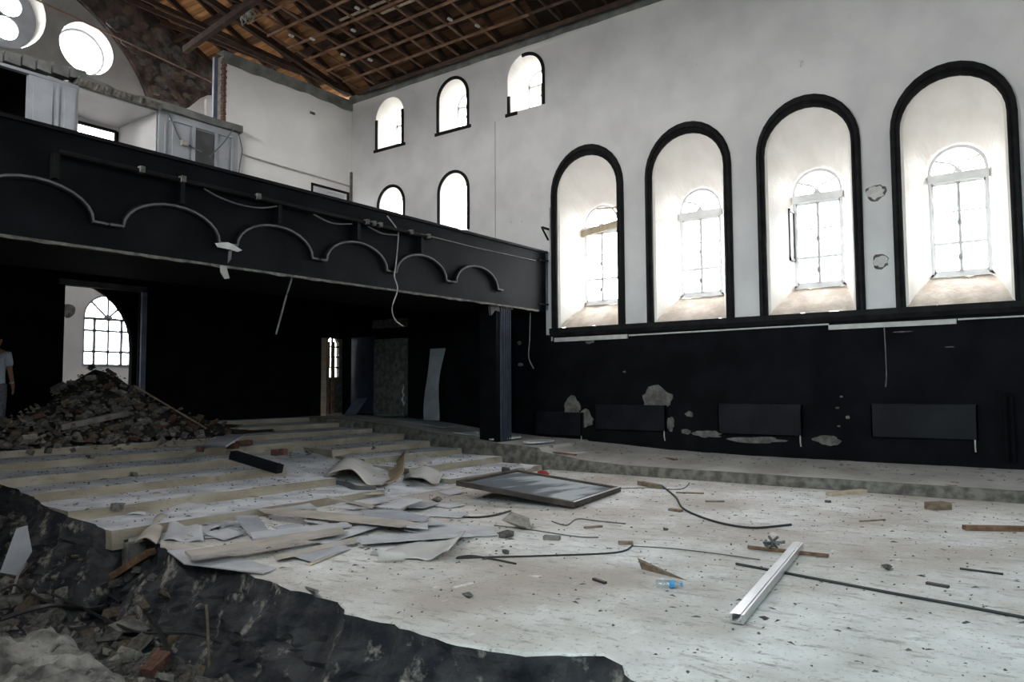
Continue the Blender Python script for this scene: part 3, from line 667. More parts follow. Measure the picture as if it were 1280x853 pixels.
for z in (2.58, 3.12): world_child(barXZ((8.9, z), (10.1, z), .055).build('muntin', M_panel), wf)
for a in (45, 90, 135): world_child(barXZ((9.5, 3.46), (9.5 + .58 * math.cos(math.radians(a)), 3.46 + .56 * math.sin(math.radians(a))), .045).build('fan_muntin', M_panel), wf)
world_child(MB().prism([(9.5 + .11 * math.cos(math.pi * k / 8), YF - .01, 3.46 + .09 * math.sin(math.pi * k / 8)) for k in range(9)], (0, .05, 0)).build('fan_hub', M_panel), wf)
xs3 = [8.92, 9.17, 9.52, 9.86, 10.08]; zs3 = [2.25, 2.58, 3.12, 3.43]
for xa, xb in zip(xs3[:-1], xs3[1:]):
    for za, zb in zip(zs3[:-1], zs3[1:]):
        world_child(MB().box(xa, xb, YF + .03, YF + .036, za, zb).build('pane', M_glass), wf)
o = MB().prism([(p[0], YF + .03, p[1]) for p in arch(9.5, .6, 3.44, 3.47, 4.05)[2:-2]], (0, .006, 0)).build('pane', M_glass); world_child(o, wf)
c = onY(88, 388, YG); blob_pts = [(c.x + .16 * math.cos(a) * (1 + .3 * ns(a)), YG + .11, c.z + .18 * math.sin(a) * (1 + .3 * ns(a, 3))) for a in [2 * math.pi * k / 14 for k in range(14)]]
MB().prism(blob_pts, (0, .012, 0)).build('plaster_scar', M_peel, wg)
# ---- room behind the narrow doorway
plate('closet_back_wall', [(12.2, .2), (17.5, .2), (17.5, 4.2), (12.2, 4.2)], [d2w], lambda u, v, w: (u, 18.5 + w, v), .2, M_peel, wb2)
wd = empty('window_16', (15.66, 18.5, 1.95)); tag(wd, 'narrow window of small panes seen through the slim doorway', 'window', kind='structure')
for z in (2.26, 2.58, 2.90): world_child(barXZ((15.4, z), (15.92, z), .05, .06, 18.55).build('muntin', M_darkframe), wd)
world_child(barXZ((15.66, 1.95), (15.66, 3.2), .05, .06, 18.55).build('mullion', M_darkframe), wd)
for xa, xb in ((15.41, 15.64), (15.68, 15.91)):
    for za, zb in ((1.96, 2.24), (2.28, 2.56), (2.60, 2.88), (2.92, 3.18)):
        world_child(MB().box(xa, xb, 18.58, 18.586, za, zb).build('pane', M_glass), wd)
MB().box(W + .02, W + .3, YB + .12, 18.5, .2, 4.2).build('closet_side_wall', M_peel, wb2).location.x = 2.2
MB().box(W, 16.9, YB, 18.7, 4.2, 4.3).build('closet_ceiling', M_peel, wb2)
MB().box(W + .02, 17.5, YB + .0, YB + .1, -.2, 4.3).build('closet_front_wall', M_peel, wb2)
dd = empty('door_1', (13.2, YB, .86)); tag(dd, 'slim back doorway with a pale jamb and torn brown lining', 'doorway', kind='structure')
world_child(MB().box(13.20, 13.36, YB - .02, YB + .5, .86, 2.96).build('jamb', M_palewood), dd)
for k, (x, w_) in enumerate(((13.62, .10), (13.84, .09), (13.72, .06))):
    b = MB(); rings = []
    for q in range(12):
        z = .88 + (2.9 - .88 if k else 1.2) * q / 11; xx = x + .05 * ns(q * .6, k * 3.3) - (.02 * (11 - q) if k == 0 else 0) * .9
        rings.append([(xx - w_ * (.5 + .25 * ns(q, k)), YB + .22 + .05 * k, z), (xx + w_ * (.5 + .25 * ns(q, k, 5)), YB + .20 + .05 * k, z), (xx, YB + .3 + .05 * k, z)])
    b.loft(rings, True, 0, True); world_child(b.build('torn_lining', M_brownwood), dd)

# ---- balcony
bal = empty('balcony', (6.75, YBAL, 3.31)); tag(bal, 'black balcony parapet with moulded arches crossing the hall', 'balcony', kind='structure')
cb = lambda o: world_child(o, bal)
XR = 14.12; ZB, ZT = 3.31, 4.64
cb(MB().box(XL, XR, YBAL, YBAL + .18, ZB, ZT).build('parapet', M_balcony))
cb(MB().box(XL, XR + .03, YBAL - .05, YBAL + .24, ZT, ZT + .045).build('coping', M_trim))
b = MB(); n = 160; rings = []
for q in range(n + 1):
    x = XL + (XR - .3 - XL) * q / n; z = ZB - .012 - abs(.03 * ns(x * 3.1)) ; rings.append([(x, YBAL - .012, ZB + .02), (x, YBAL - .014, z), (x, YBAL + .03, z + .01)])
b.loft(rings); cb(b.build('chipped_edge', M_ledgeside))
cb(MB().box(XL, XR, YBAL + .02, 11.6, ZB + .005, ZB + .12).build('soffit', M_black))
cb(MB().box(XL, W, 11.55, 11.65, ZB + .005, 4.2).build('rear_beam', M_black))
cb(MB().box(XL, W, 11.6, 17.9, 4.10, 4.28).build('upper_floor', M_black))
b = MB(); px_ = [(-.55, 3.63)]
cs = [1.85, 3.57, 5.25, 6.85, 8.45, 10.0, 11.6]; pts = []
for k, cxa in enumerate(cs):
    half = .66
    arcp = [(cxa - half * math.cos(math.pi * t / 14), 3.63 + .39 * math.sin(math.pi * t / 14)) for t in range(15)]
    pr = [(cxa - half - .17, 3.625)] + arcp + [(cxa + half + .17, 3.625)]
    for (w_, dpt) in ((.055, .05), (.025, .075)):
        rings = []
        for i2, p in enumerate(pr):
            dv = (Vector(pr[min(i2 + 1, len(pr) - 1)]) - Vector(pr[max(i2 - 1, 0)])).normalized(); nn = Vector((-dv.y, dv.x)) * w_ / 2
            rings.append([(p[0] + nn.x, YBAL, p[1] + nn.y), (p[0] + nn.x, YBAL - dpt, p[1] + nn.y), (p[0] - nn.x, YBAL - dpt, p[1] - nn.y), (p[0] - nn.x, YBAL, p[1] - nn.y)])
        b = MB(); b.loft(rings, True, 0, True)
        if w_ > .03: am = b.build('arch_moulding', M_blackgloss); cb(am)
        else:
            o = b.build('bead', M_greycable); o.parent = am
# light rail with posts
rail = [(3.80, 4.40), (10.15, 4.33)]
cb(MB().tube([(3.80, YBAL - .13, 4.36), (10.15, YBAL - .13, 4.36)], .03, 8).build('light_rail', M_trim))
cb(MB().box(3.75, 10.2, YBAL - .14, YBAL - .002, 4.34, 4.36).build('rail_shelf', M_trim))
for x in (3.78, 5.32, 6.85, 8.40, 9.92):
    cb(MB().box(x - .03, x + .03, YBAL - .13, YBAL, 4.05, 4.35).build('rail_post', M_trim))
for x in (4.75, 5.30, 6.45, 8.55, 8.70, 8.85, 10.05, 9.6):
    cb(MB().box(x - .03, x + .03, YBAL - .19, YBAL - .10, 4.33, 4.41).build('rail_clip', M_peel))
cb(MB().tube([(10.0, YBAL - .02, 4.42), (11.6, YBAL - .02, 4.40), (13.7, YBAL - .02, 4.42)], .008, 4).build('surface_wire', M_palecable))
o = MB().box(XR, W - .02, YBAL - .02, YBAL + .05, 3.35, 4.62).build('end_plate', M_steel); cb(o)
for z in (3.45, 4.45): cb(MB().tube([(13.8, YBAL - .03, z), (14.15, YBAL - .05, z + .02)], .02, 6).build('end_bolt', M_trim))
def wire(name, pts, r, m, label, cat='cable', group=None):
    P = [Vector(p) for p in pts]; out = []
    for i in range(len(P) - 1):
        p0, p1, p2, p3 = P[max(i - 1, 0)], P[i], P[i + 1], P[min(i + 2, len(P) - 1)]
        for q in range(5):
            t = q / 5; out.append(.5 * ((2 * p1) + (p2 - p0) * t + (2 * p0 - 5 * p1 + 4 * p2 - p3) * t * t + (3 * p1 - p0 - 3 * p2 + p3) * t ** 3))
    out.append(P[-1])
    o = MB().tube(out, r, 6).build(name, m, origin=P[0]); tag(o, label, cat, group); return o
for k, pl in enumerate([[(255, 236), (275, 247), (300, 256), (325, 260), (346, 258)], [(392, 268), (415, 279), (440, 280)], [(460, 283), (478, 292), (497, 294)]]):
    wire('slack_cable', [onY(x, y, YBAL - .10) for x, y in pl], .012, M_greycable, ['long slack cable drooping from the balcony light rail', 'short slack cable sagging between the middle rail posts', 'small loop of cable at the right end of the rail'][k])
wire('hanging_cable', [onY(x, y, YBAL - .09) for x, y in ((484, 270), (496, 286), (498, 295), (495, 330), (493, 345), (497, 362), (490, 385), (494, 400), (504, 408))], .011, M_palecable, 'thin curly cable hanging over the parapet near its right end')
wire('hanging_cable', [onY(x, y, YBAL + .1) for x, y in ((365, 347), (358, 370), (352, 392), (345, 418))], .014, M_greycable, 'straight loose rod dangling below the balcony edge')
wire('hanging_cable', [onX(x, y, W - .12) for x, y in ((663, 390), (662, 425), (661, 447), (667, 461))], .012, M_palecable, 'pale cable hanging on the black wall beside the blue column')
wire('hanging_cable', [onX(x, y, W - .03) for x, y in ((1105, 405), (1107, 440), (1108, 470), (1107, 484))], .010, M_greycable, 'faint thin cable hanging down the black wall under the windows')
# torn paper on the parapet
def scrap(name, pts, m, label, cat, th):
    return tag(MB().prism(pts, th).build(name, m, origin=pts[0]), label, cat)
scrap('torn_paper', [tuple(onY(x, y, YBAL - .085)) for x, y in ((269, 304), (285, 303), (292, 306), (303, 313), (297, 315), (288, 312), (272, 309))], M_peelw, 'torn white paper stuck on the black parapet', 'paper', (0, .012, 0))
scrap('torn_paper', [tuple(onY(x, y, YBAL - .02)) for x, y in ((275, 332), (283, 333), (287, 348), (281, 349), (276, 341))], M_palecable, 'small pale flake hanging below the parapet edge', 'paper', (0, .012, 0))
scrap('torn_paper', [tuple(onY(x, y, YBAL - .09)) for x, y in ((286, 314), (290, 313), (289, 324), (285, 329))], M_greycable, 'narrow dark strip of paper hanging from the parapet', 'paper', (0, .012, 0))
# column under the balcony end
colm = empty('column', (12.72, YBAL + .05, .45)); tag(colm, 'fluted dark blue column carrying the balcony end', 'column', kind='structure')
cc = lambda o: world_child(o, colm)
cc(MB().box(12.40, 12.90, YBAL + .10, YBAL + .55, .40, ZB).build('core', M_black))
for k in range(5):
    x = 12.56 + .075 * k
    cc(MB().tube([(x, YBAL + .10, .48), (x, YBAL + .10, ZB - .02)], .036, 8).build('flute', M_colblue))
cc(MB().box(12.48, 12.93, YBAL + .05, YBAL + .2, ZB - .05, ZB + .03).build('capital', M_peel))
cc(MB().prism([(12.2, YBAL + .08, ZB), (12.5, YBAL + .08, ZB), (12.5, YBAL + .08, ZB - .12), (12.35, YBAL + .08, ZB - .10), (12.22, YBAL + .08, ZB - .22), (12.18, YBAL + .08, ZB - .05)], (0, .06, 0)).build('broken_cap_edge', M_peel))

# ---- panelled rooms on the balcony
par = empty('wall_partition', (8, 16.0, 6.0)); tag(par, 'broken grey-white panelled partition of the rooms on the balcony', 'partition', kind='structure')
cp = lambda o: world_child(o, par)
def panel(x0, x1, z0, z1, m=M_panel, y=15.92, d=.12): return cp(MB().box(x0, x1, y, y + d, z0, z1).build('panel', m))
panel(5.90, 6.80, 4.3, 7.72)
for (x0, x1) in ((5.98, 6.32), (6.40, 6.44), (6.55, 6.74)): cp(MB().box(x0, x1, 15.885, 15.92, 4.3, 7.6).build('raised_panel', M_panel))
panel(8.50, 10.46, 4.3, 7.80)
for (x0, x1, z1) in ((8.62, 8.66, 7.6), (8.80, 9.20, 7.55), (9.88, 10.2, 7.45), (10.28, 10.32, 7.7)): cp(MB().box(x0, x1, 15.885, 15.92, 4.3, z1).build('raised_panel', M_panel))
cp(MB().box(8.72, 10.30, 15.87, 15.92, 7.60, 7.66).build('picture_rail', M_panel))
cp(MB().box(9.33, 9.82, 15.88, 15.93, 4.3, 7.56).build('dark_door_panel', M_darkpanel))
for (x0, x1, z0, z1) in ((9.26, 9.33, 4.3, 7.63), (9.82, 9.89, 4.3, 7.63)): cp(MB().box(x0, x1, 15.86, 15.92, z0, z1).build('door_frame', M_panel))
cp(MB().box(8.50, 8.60, 16.0, 17.75, 4.3, 7.75).build('side_wall', M_plaster))
cp(MB().box(6.75, 6.85, 16.0, 17.75, 4.3, 7.75).build('side_wall', M_plaster))
cp(MB().box(6.8, 8.55, 16.02, 17.8, 7.76, 7.80).build('room_ceiling', M_plaster))
bw = plate('room_back_wall', [(6.8, 4.3), (8.6, 4.3), (8.6, 7.78), (6.8, 7.78)], [[(6.95, 5.4), (8.44, 5.4), (8.44, 7.62), (6.95, 7.62)]], lambda u, v, w: (u, 17.75 + w, v), .1, M_plaster); cp(bw)
cp(MB().box(6.9, 8.44, 17.70, 17.76, 7.60, 7.66).box(8.42, 8.48, 17.70, 17.76, 5.4, 7.64).build('window_frame', M_trim))
b = MB(); outl = [(6.75, 15.75), (7.3, 15.80), (7.7, 16.0), (8.1, 15.82), (8.8, 15.78), (9.6, 15.84), (10.5, 15.78), (10.56, 16.08), (9.9, 16.5), (8.9, 16.6), (8.5, 17.9), (6.75, 17.9)]
b.prism([(p[0], p[1] + .03 * ns(i), 7.78) for i, p in enumerate(outl)], (0, 0, .16)); cp(b.build('broken_slab', M_ringbeam))
b = MB(); rings = []
for q in range(40):
    x = 6.7 + 1.75 * q / 39; h = .16 + .05 * ns(q * .4); rings.append([(x, 15.74 + .04 * ns(q * .5, 3), 7.80 - .5 * h - .05 * abs(ns(q * .8, 9))), (x, 15.70 + .05 * ns(q * .6, 5), 7.84), (x, 15.8, 7.80 + .5 * h), (x, 16.1, 7.80 + .4 * h)])
b.loft(rings); cp(b.build('crumbled_edge', M_ledgeside))
x = 5.2
for k in range(6):
    wbk = R.uniform(.24, .36); z = 7.78 + .02 * k
    cp(MB().prism([(x, 15.86, z), (x + wbk - .03, 15.86, z + R.uniform(-.03, .03)), (x + wbk - .04, 15.86, z + .21), (x + .02, 15.86, z + .2 + R.uniform(-.02, .03))], (0, .25, 0)).build('block', M_ringbeam)); x += wbk
cp(MB().box(XL, 6.8, 15.9, 16.02, 7.70, 7.76).build('lintel', M_panel))
cp(MB().box(3.0, 6.8, 17.3, 17.4, 4.3, 8.0).build('dark_room_wall', M_black)); cp(MB().box(3.5, 6.8, 16.0, 17.4, 7.74, 7.80).build('dark_room_ceiling', M_black))  # black surfaces stand in for the shade inside the open room
cp(MB().box(XL, 5.0, 15.92, 16.04, 4.3, 7.75).build('panel', M_panel))
# white wall and pilaster behind the brick edge
cp(MB().box(10.9, 12.2, 18.9, 19.0, 4.3, 9.2).build('pilaster_wall', M_plaster)); cp(MB().box(11.35, 11.5, 18.8, 18.9, 4.3, 9.6).build('pilaster', M_plaster)); cp(MB().box(11.75, 11.8, 18.75, 18.8, 4.3, 9.4).build('pipe', M_darkframe))
wire('sagging_cable', [onY(x, y, 15.84) for x, y in ((210, 140), (217, 156), (224, 172), (228, 176), (240, 184), (252, 190))], .014, M_greycable, 'dark cable sagging across the left half of the panelled partition')
wire('sagging_cable', [onY(x, y, 15.80) for x, y in ((293, 160), (280, 178), (268, 190), (262, 197))], .014, M_greycable, 'dark cable sagging from the corner of the broken slab to the door panel')
o = MB().box(8.96, 9.10, 15.76, 15.86, 7.08, 7.20).build('junction_box', M_palecable, origin=(9, 15.8, 7.1)); tag(o, 'small yellowed junction box on the panelled partition', 'junction box')

# ---- remaining shell (left wall and far end with openings added for light, out of view)
LWIN = (1.38, -.96)
fL = lambda u, v, w: (XL - .3 + w, u, v)
wl = plate('wall_left', [(YEND, -1), (YG, -1), (YG, 10.5), (YEND, 10.5)], [arch(y, .62, 3.1, 5.4, 6.0) for y in LWIN] + [[(7.2, 7.4), (12.6, 7.4), (12.6, 9.4), (7.2, 9.4)], [(17.0, 1.5), (19.6, 1.5), (19.6, 3.8), (17.0, 3.8)]], fL, .3, M_plaster, kind='structure')  # unseen windows and gap, added to light the hall and back room
tag(wl, 'white side wall with arched and square openings added for daylight behind the viewer', 'wall')
for y in (-.96,): MB().prism([fL(p[0], p[1], .1) for p in arch(y, .62, 3.1, 5.4, 6.0)], (.006, 0, 0)).build('added_tint_pane', M_tint, wl)  # unseen pane added to tint the light on the floor cyan
ENDH = [(5.0, .2), (6.2, .2), (6.2, 2.4), (5.0, 2.4)]
we = plate('wall_end', [(XL, -1), (W, -1), (W, 10), (6.75, 13.9), (XL, 10)], [ENDH, circ((6.75, 9.6), .95, 30)], lambda u, v, w: (u, YEND - w, v), .3, M_plaster, kind='structure')  # unseen gap and rose opening, added to light the hall
tag(we, 'end wall with a gap and a round opening added for daylight behind the viewer', 'wall')
portal('daylight_added_rose', (6.75, YEND - .4, 9.6), 2.2, 2.2, (math.radians(90), 0, 0))
portal('daylight_added_end_gap', (5.6, YEND - .4, 1.3), 1.3, 2.3, (math.radians(90), 0, 0))
for y in BIGY: portal('daylight_window', (W + .9, y, 4.6), 2.5, 1.0, (0, math.radians(90), 0))
for y in UPY: portal('daylight_window', (W + .8, y, 8.86), 1.1, .9, (0, math.radians(90), 0))
for y in LOWY: portal('daylight_window', (W + .8, y, 6.26), 1.6, 1.0, (0, math.radians(90), 0))
portal('daylight_added_side_gap', (XL - .35, 9.9, 8.4), 2.1, 5.5, (0, math.radians(-90), 0))
portal('daylight_added_side_opening', (XL - .35, 18.3, 2.65), 2.4, 2.7, (0, math.radians(-90), 0))
for y in LWIN: portal('daylight_window', (XL - .35, y, 4.83), 3.9, 1.7, (0, math.radians(-90), 0))
portal('daylight_round', (big_c[0], YG + .6, big_c[1]), 2, 2, (math.radians(-90), 0, 0))
portal('daylight_round', (sm_c[0], YG + .6, sm_c[1]), 1.4, 1.4, (math.radians(-90), 0, 0))
portal('daylight_far_window', (9.5, YG + .4, 3.1), 1.4, 2.0, (math.radians(-90), 0, 0))

# ------------------------------------------------------------------ things on the wall: radiators, pipes
def radiator(px0, py0, px1, py1, label, deep=.09):
    a = onX(px0, py0, W - deep); c = onX(px1, py1, W - deep); y1, y0 = a.y, c.y; z1, z0 = a.z, c.z
    root = empty('radiator', (W - deep / 2, (y0 + y1) / 2, z0)); tag(root, label, 'radiator', 'black panel radiators along the wall')
    ch = lambda o: world_child(o, root)
    ch(MB().box(W - deep, W - deep + .02, y0, y1, z0, z1).build('front_panel', M_blackgloss))
    ch(MB().box(W - deep + .02, W - .03, y0 + .02, y1 - .02, z0 + .02, z1 - .02).build('core', M_black))
    ch(MB().box(W - deep - .004, W - .02, y0, y1, z1 - .012, z1).build('top_grille', M_blackgloss))
    for yy in (y0, y1 - .02): ch(MB().box(W - deep, W - .02, yy, yy + .02, z0, z1).build('side_cover', M_blackgloss))
    n = 14; b = MB()
    for k in range(n):
        yy = y0 + (y1 - y0) * (k + .5) / n; b.box(W - deep - .006, W - deep, yy - .02, yy + .02, z0 + .04, z1 - .04)
    ch(b.build('ribs', M_blackgloss))
    for yy in (y0 + .12, y1 - .12): ch(MB().box(W - .05, W - .005, yy - .015, yy + .015, z0 - .06, z1 - .1).build('bracket', M_black))
    ch(MB().tube([(W - .05, y0 + .05, z0 + .03), (W - .05, y0 + .05, z0 - .12), (W - .02, y0 + .05, z0 - .2)], .012, 6).build('valve_pipe', M_pipe))
radiator(1088, 505, 1223, 550, 'black panel radiator nearest the lower right corner of the wall')
radiator(897, 505, 1003, 545, 'black panel radiator under the gap between second and third windows')
radiator(743, 506, 832, 539, 'black panel radiator beside the pale plaster patch')
radiator(668, 515, 727, 545, 'black radiator half lost in shadow beside the blue column', .12)
for k, px in enumerate((1255, 1264)):
    a = onX(px, 492, W - .08); c = onX(px, 578, W - .08)
    o = MB().tube([(W - .03, a.y, a.z), (W - .08, a.y, a.z - .03), (W - .08, a.y, c.z + .1), (W - .08, a.y, c.z)], .03, 8).build('heating_pipe', M_black, origin=(W - .08, a.y, c.z))
    tag(o, ['inner upright black heating pipe at the right edge', 'outer upright black heating pipe at the right edge'][k], 'pipe')

# concrete pilaster, blue panel and leaning sheets under the balcony
b = MB(); rings = []
for q in range(22):
    z = .8 + 2.1 * q / 21; rings.append([(W, 14.98, z), (W - .16 + .02 * ns(q * .5), 14.96, z), (W - .18 + .02 * ns(q * .6, 2), 14.4, z), (W - .16 + .02 * ns(q * .5, 4), 13.86 + .04 * ns(q * .9), z), (W, 13.84, z)])
b.loft(rings, False); b.build('stripped_pilaster', M_peel, wr)['label'] = 'stripped concrete pilaster under the balcony'
MB().box(W - .16, W, 13.86, 14.1, .85, 1.75).build('white_plaster_remnant', M_peelw, wr)
MB().box(W - .05, W, 15.05, 15.98, .9, 3.0).build('blue_grey_panel', M_colblue, wr)
MB().box(W - .2, W, 13.84, 14.98, 3.2, 3.42).build('pilaster_head', M_peel, wr)
b = MB(); rings = []
for q in range(14):
    t = q / 13; z = .80 + 1.78 * t; yc = 12.62 + .10 * math.sin(t * 4.5) + .12 * t; xx = 13.75 + .30 * t + .05 * math.sin(t * 5)
    hw = .22 + .03 * math.sin(t * 6 + 1)
    rings.append([(xx, yc + hw, z), (xx + .02, yc - hw, z), (xx + .04, yc - hw, z), (xx + .02, yc + hw, z)])
b.loft(rings, True, 0, True); o = b.build('leaning_board', M_board[1], origin=(13.75, 12.62, .8)); tag(o, 'warped grey board leaning on the black wall under the balcony', 'board')
def zled(y):
    for a, c in zip(LEDGE[:-1], LEDGE[1:]):
        if a[0] <= y <= c[0]: return max(a[1], a[2]) + (max(c[1], c[2]) - max(a[1], a[2])) * (y - a[0]) / (c[0] - a[0])
    return .2
o = MB().prism([(13.35, 14.1, .91), (13.9, 14.05, .91), (13.95, 13.6, .91), (13.4, 13.5, .91)], (0, 0, .02)).build('panel', M_steel)
o.name = 'sheet_metal_offcut'; tag(o, 'small blue-grey offcut lying at the foot of the stripped pilaster', 'offcut')
b = MB(); pts = [(13.3, 15.3, .89), (13.9, 15.5, .89), (14.12, 15.3, 1.32), (13.52, 15.1, 1.32)]
b.prism(pts, (0, -.03, .02)); o = b.build('propped_panel', M_steel, origin=pts[0]); tag(o, 'blue-grey ribbed panel propped up beside the slim doorway', 'panel')
for k, (P, m, lab) in enumerate([([(13.0, 12.9), (13.7, 12.5), (13.75, 11.7), (13.05, 11.6)], M_board[1], 'grey sheet lying on the dark aisle below the leaning board'),
                                  ([(12.6, 10.9), (13.5, 10.8), (13.6, 10.2), (12.65, 10.15)], M_tread, 'pale sheet lying on the aisle just behind the blue column')]):
    tag(MB().prism([(x, y, zled(y) + .02) for x, y in P], (0, 0, .02)).build('fallen_sheet', m, origin=(P[0][0], P[0][1], zled(P[0][1]))), lab, 'sheet')

# ------------------------------------------------------------------ rubble
def chunk_mesh(name, m, seed, box=False):
    r = random.Random(seed); bm = bmesh.new()
    if box:
        for x in (-.5, .5):
            for y in (-.5, .5):
                for z in (-.5, .5): bm.verts.new((x * r.uniform(.85, 1), y * r.uniform(.8, 1) * .6, z * r.uniform(.8, 1) * .45))
    else:
        for k in range(13):
            v = Vector((r.gauss(0, 1), r.gauss(0, 1), r.gauss(0, 1))).normalized() * r.uniform(.38, .55); bm.verts.new((v.x, v.y * .8, v.z * .62))
    bmesh.ops.convex_hull(bm, input=bm.verts); bmesh.ops.delete(bm, geom=[v for v in bm.verts if not v.link_faces], context='VERTS')
    me = bpy.data.meshes.new(name); bm.to_mesh(me); bm.free(); me.materials.append(m); return me
CH = {}
for mi, m in enumerate(M_rub): CH[mi] = [chunk_mesh('rubble_chunk', m, 40 * mi + k, k % 3 == 0) for k in range(6)]
CHB = [chunk_mesh('brick_fragment', M_brick, 900 + k, True) for k in range(3)]
def put(name, me, loc, s, label, cat, group, rot=None, rr=R):
    o = link(name, me, loc=loc); o.scale = (s * rr.uniform(.85, 1.25), s * rr.uniform(.8, 1.1), s * rr.uniform(.7, 1.05))
    o.rotation_euler = rot or (rr.uniform(-.6, .6), rr.uniform(-.6, .6), rr.uniform(0, 6.28)); tag(o, label, cat, group); return o
SIL = [(3.6, .86), (4.6, 1.06), (5.2, 1.20), (5.9, 1.42), (6.45, 1.85), (6.85, 2.08), (7.2, 2.0), (7.6, 1.68), (8.2, 1.32), (8.9, 1.10), (9.5, .92), (10.2, .80)]
def silz(x):
    if x <= SIL[0][0] or x >= SIL[-1][0]: return .76
    for a, c in zip(SIL[:-1], SIL[1:]):
        if a[0] <= x <= c[0]: return a[1] + (c[1] - a[1]) * (x - a[0]) / (c[0] - a[0])
def tierz(y):
    z = 0
    for a, c in zip(TIERY, TIERZ):
        if y >= a: z = c
    return z
def pilez(x, y):
    h = max(0, silz(x) - .74); t = (15.0 - .75 * max(0, min(1, (6.3 - x) / .8)) - y); w = .55 + 1.0 * min(1, h)
    g = max(0, 1 - abs(t) / (w + .45)) if t > 0 else max(0, 1 - abs(t) / (1.0 if x > 6 else .6))
    return .70 + (h + .04) * g ** .9 + .04 * ns(x * 3, y * 3)
pm = MB(); rings = []
for i in range(70):
    x = 3.4 + 7.0 * i / 69; rings.append([(x, 13.15 + 2.8 * j / 34, max(tierz(13.15 + 2.8 * j / 34) - .06, pilez(x, 13.15 + 2.8 * j / 34) - .07)) for j in range(35)])
pm.loft(rings); mound = pm.build('rubble_heap_soil', M_soil, smooth=True); tag(mound, 'dark earthy core of the rubble heap before the big doorway', 'rubble heap', kind='stuff')
def on_pile(px, py):
    d = ray(px, py); best = None
    for k in range(400):
        p = CP + d * (10.5 + 6.0 * k / 400) / d.dot(CF)
        if p.y < 13.15 or p.y > 16.0: continue
        if p.z < max(tierz(p.y), pilez(p.x, p.y)): return p
    return None
cnt = 0; tries = 0
while cnt < 290 and tries < 4000:
    tries += 1
    px = R.uniform(-8, 300); py = R.uniform(460, 568)
    p = on_pile(px, py)
    if p is None: continue
    s = R.choice([.11, .13, .15, .18, .22, .28]) * (.8 if px > 230 else 1)
    if py < 478 and R.random() < .6: continue
    red = R.random() < .06
    me = R.choice(CHB) if red else R.choice(CH[R.choice([0, 0, 0, 1, 2, 3, 3])])
    put('masonry_chunk', me, p + Vector((0, .04, .01)), s if not red else .17, 'jagged chunk of broken masonry in the heap before the big doorway', 'rubble', 'masonry chunks in the heap'); cnt += 1
hc = MB(); tet0 = [(0, 1, 2), (0, 3, 1), (1, 3, 2), (2, 3, 0)]
for k in range(1100):
    p = on_pile(R.uniform(-8, 300), R.uniform(458, 570))
    if p is None: continue
    s_ = R.uniform(.015, .045); an = R.uniform(0, 6.28); ax = Vector((math.cos(an), math.sin(an), 0)) * s_; ay = Vector((-math.sin(an), math.cos(an), 0)) * s_; p.z -= .01
    hc.add([p + ax, p - ax * .6 + ay, p - ax * .7 - ay * .8, p + Vector((0, -.3 * s_, s_))], tet0, R.choice([0, 0, 1, 2]))
tag(hc.build('heap_crumbs', [M_rub[0], M_rub[3], M_rub[2]]), 'small crumbs of mortar filling the rubble heap', 'crumbs', kind='stuff')
a = on_pile(160, 498); c = on_pile(250, 545)
if a and c:
    tag(MB().bar(a + Vector((0, -.25, .22)), c + Vector((0, -.2, .15)), .04, .03).build('lath', M_wood, origin=c), 'long pale lath lying down the flank of the rubble heap', 'lath')
tag(MB().bar((5.6, 13.4, .98), (6.75, 13.5, 1.18), .12, .10).build('concrete_lintel', M_rub[0], origin=(5.6, 13.4, .98)), 'long grey block lying across the front of the rubble heap', 'block')
P = [onZ(x, y, .70) for x, y in ((255, 556), (285, 545), (306, 545), (282, 560))]
tag(MB().prism([tuple(p) for p in P], (0, 0, .03)).build('grey_slab', M_board[1], origin=P[0]), 'flat grey slab at the right foot of the rubble heap', 'slab')
# bricks and lumps on the tiers
for k, (px, py, s, kind, lab) in enumerate([(350, 570, .30, 'b', 'brick lump lying in the gangway between the steps'), (306, 558, .26, 'b', 'dark brick lump beside the flat grey slab'), (289, 562, .26, 'b', 'reddish brick lump in front of the flat grey slab'),
        (252, 565, .22, 'b', 'dark brick lump at the end of the upper step'), (467, 564, .20, 's', 'small stone on the step beside the gangway'), (149, 638, .2, 's', 'rounded stone on the lowest step by the pit'), (388, 568, .22, 's', 'brownish stone at the corner of the right-hand steps'), (168, 596, .16, 's', 'small dark stone in the middle of the left-hand steps'), (114, 574, .16, 's', 'small stone on the upper left-hand step')]):
    d = ray(px, py); p = None
    for q in range(900):
        t = CP + d * (7 + 9 * q / 900) / d.dot(CF)
        zz = tierz(t.y)
        if t.z < zz: p = t; break
    if p: put('brick_lump' if kind == 'b' else 'stone', R.choice(CHB) if kind == 'b' else R.choice(CH[0]), p + Vector((0, .03, s * .2)), s, lab, 'brick' if kind == 'b' else 'stone', None, (.1, .1, R.uniform(0, 3)))
# black trough lying in the gangway
a = onZ(291, 573, .50); c = onZ(350, 591, .30)
b = MB(); d = (c - a).normalized(); sd = d.cross(Vector((0, 0, 1))).normalized()
b.bar(a + Vector((0, 0, .05)), c + Vector((0, 0, .05)), .16, .13)
tag(b.build('black_channel', M_blackgloss, origin=a), 'black metal channel lying across the left-hand steps', 'channel')

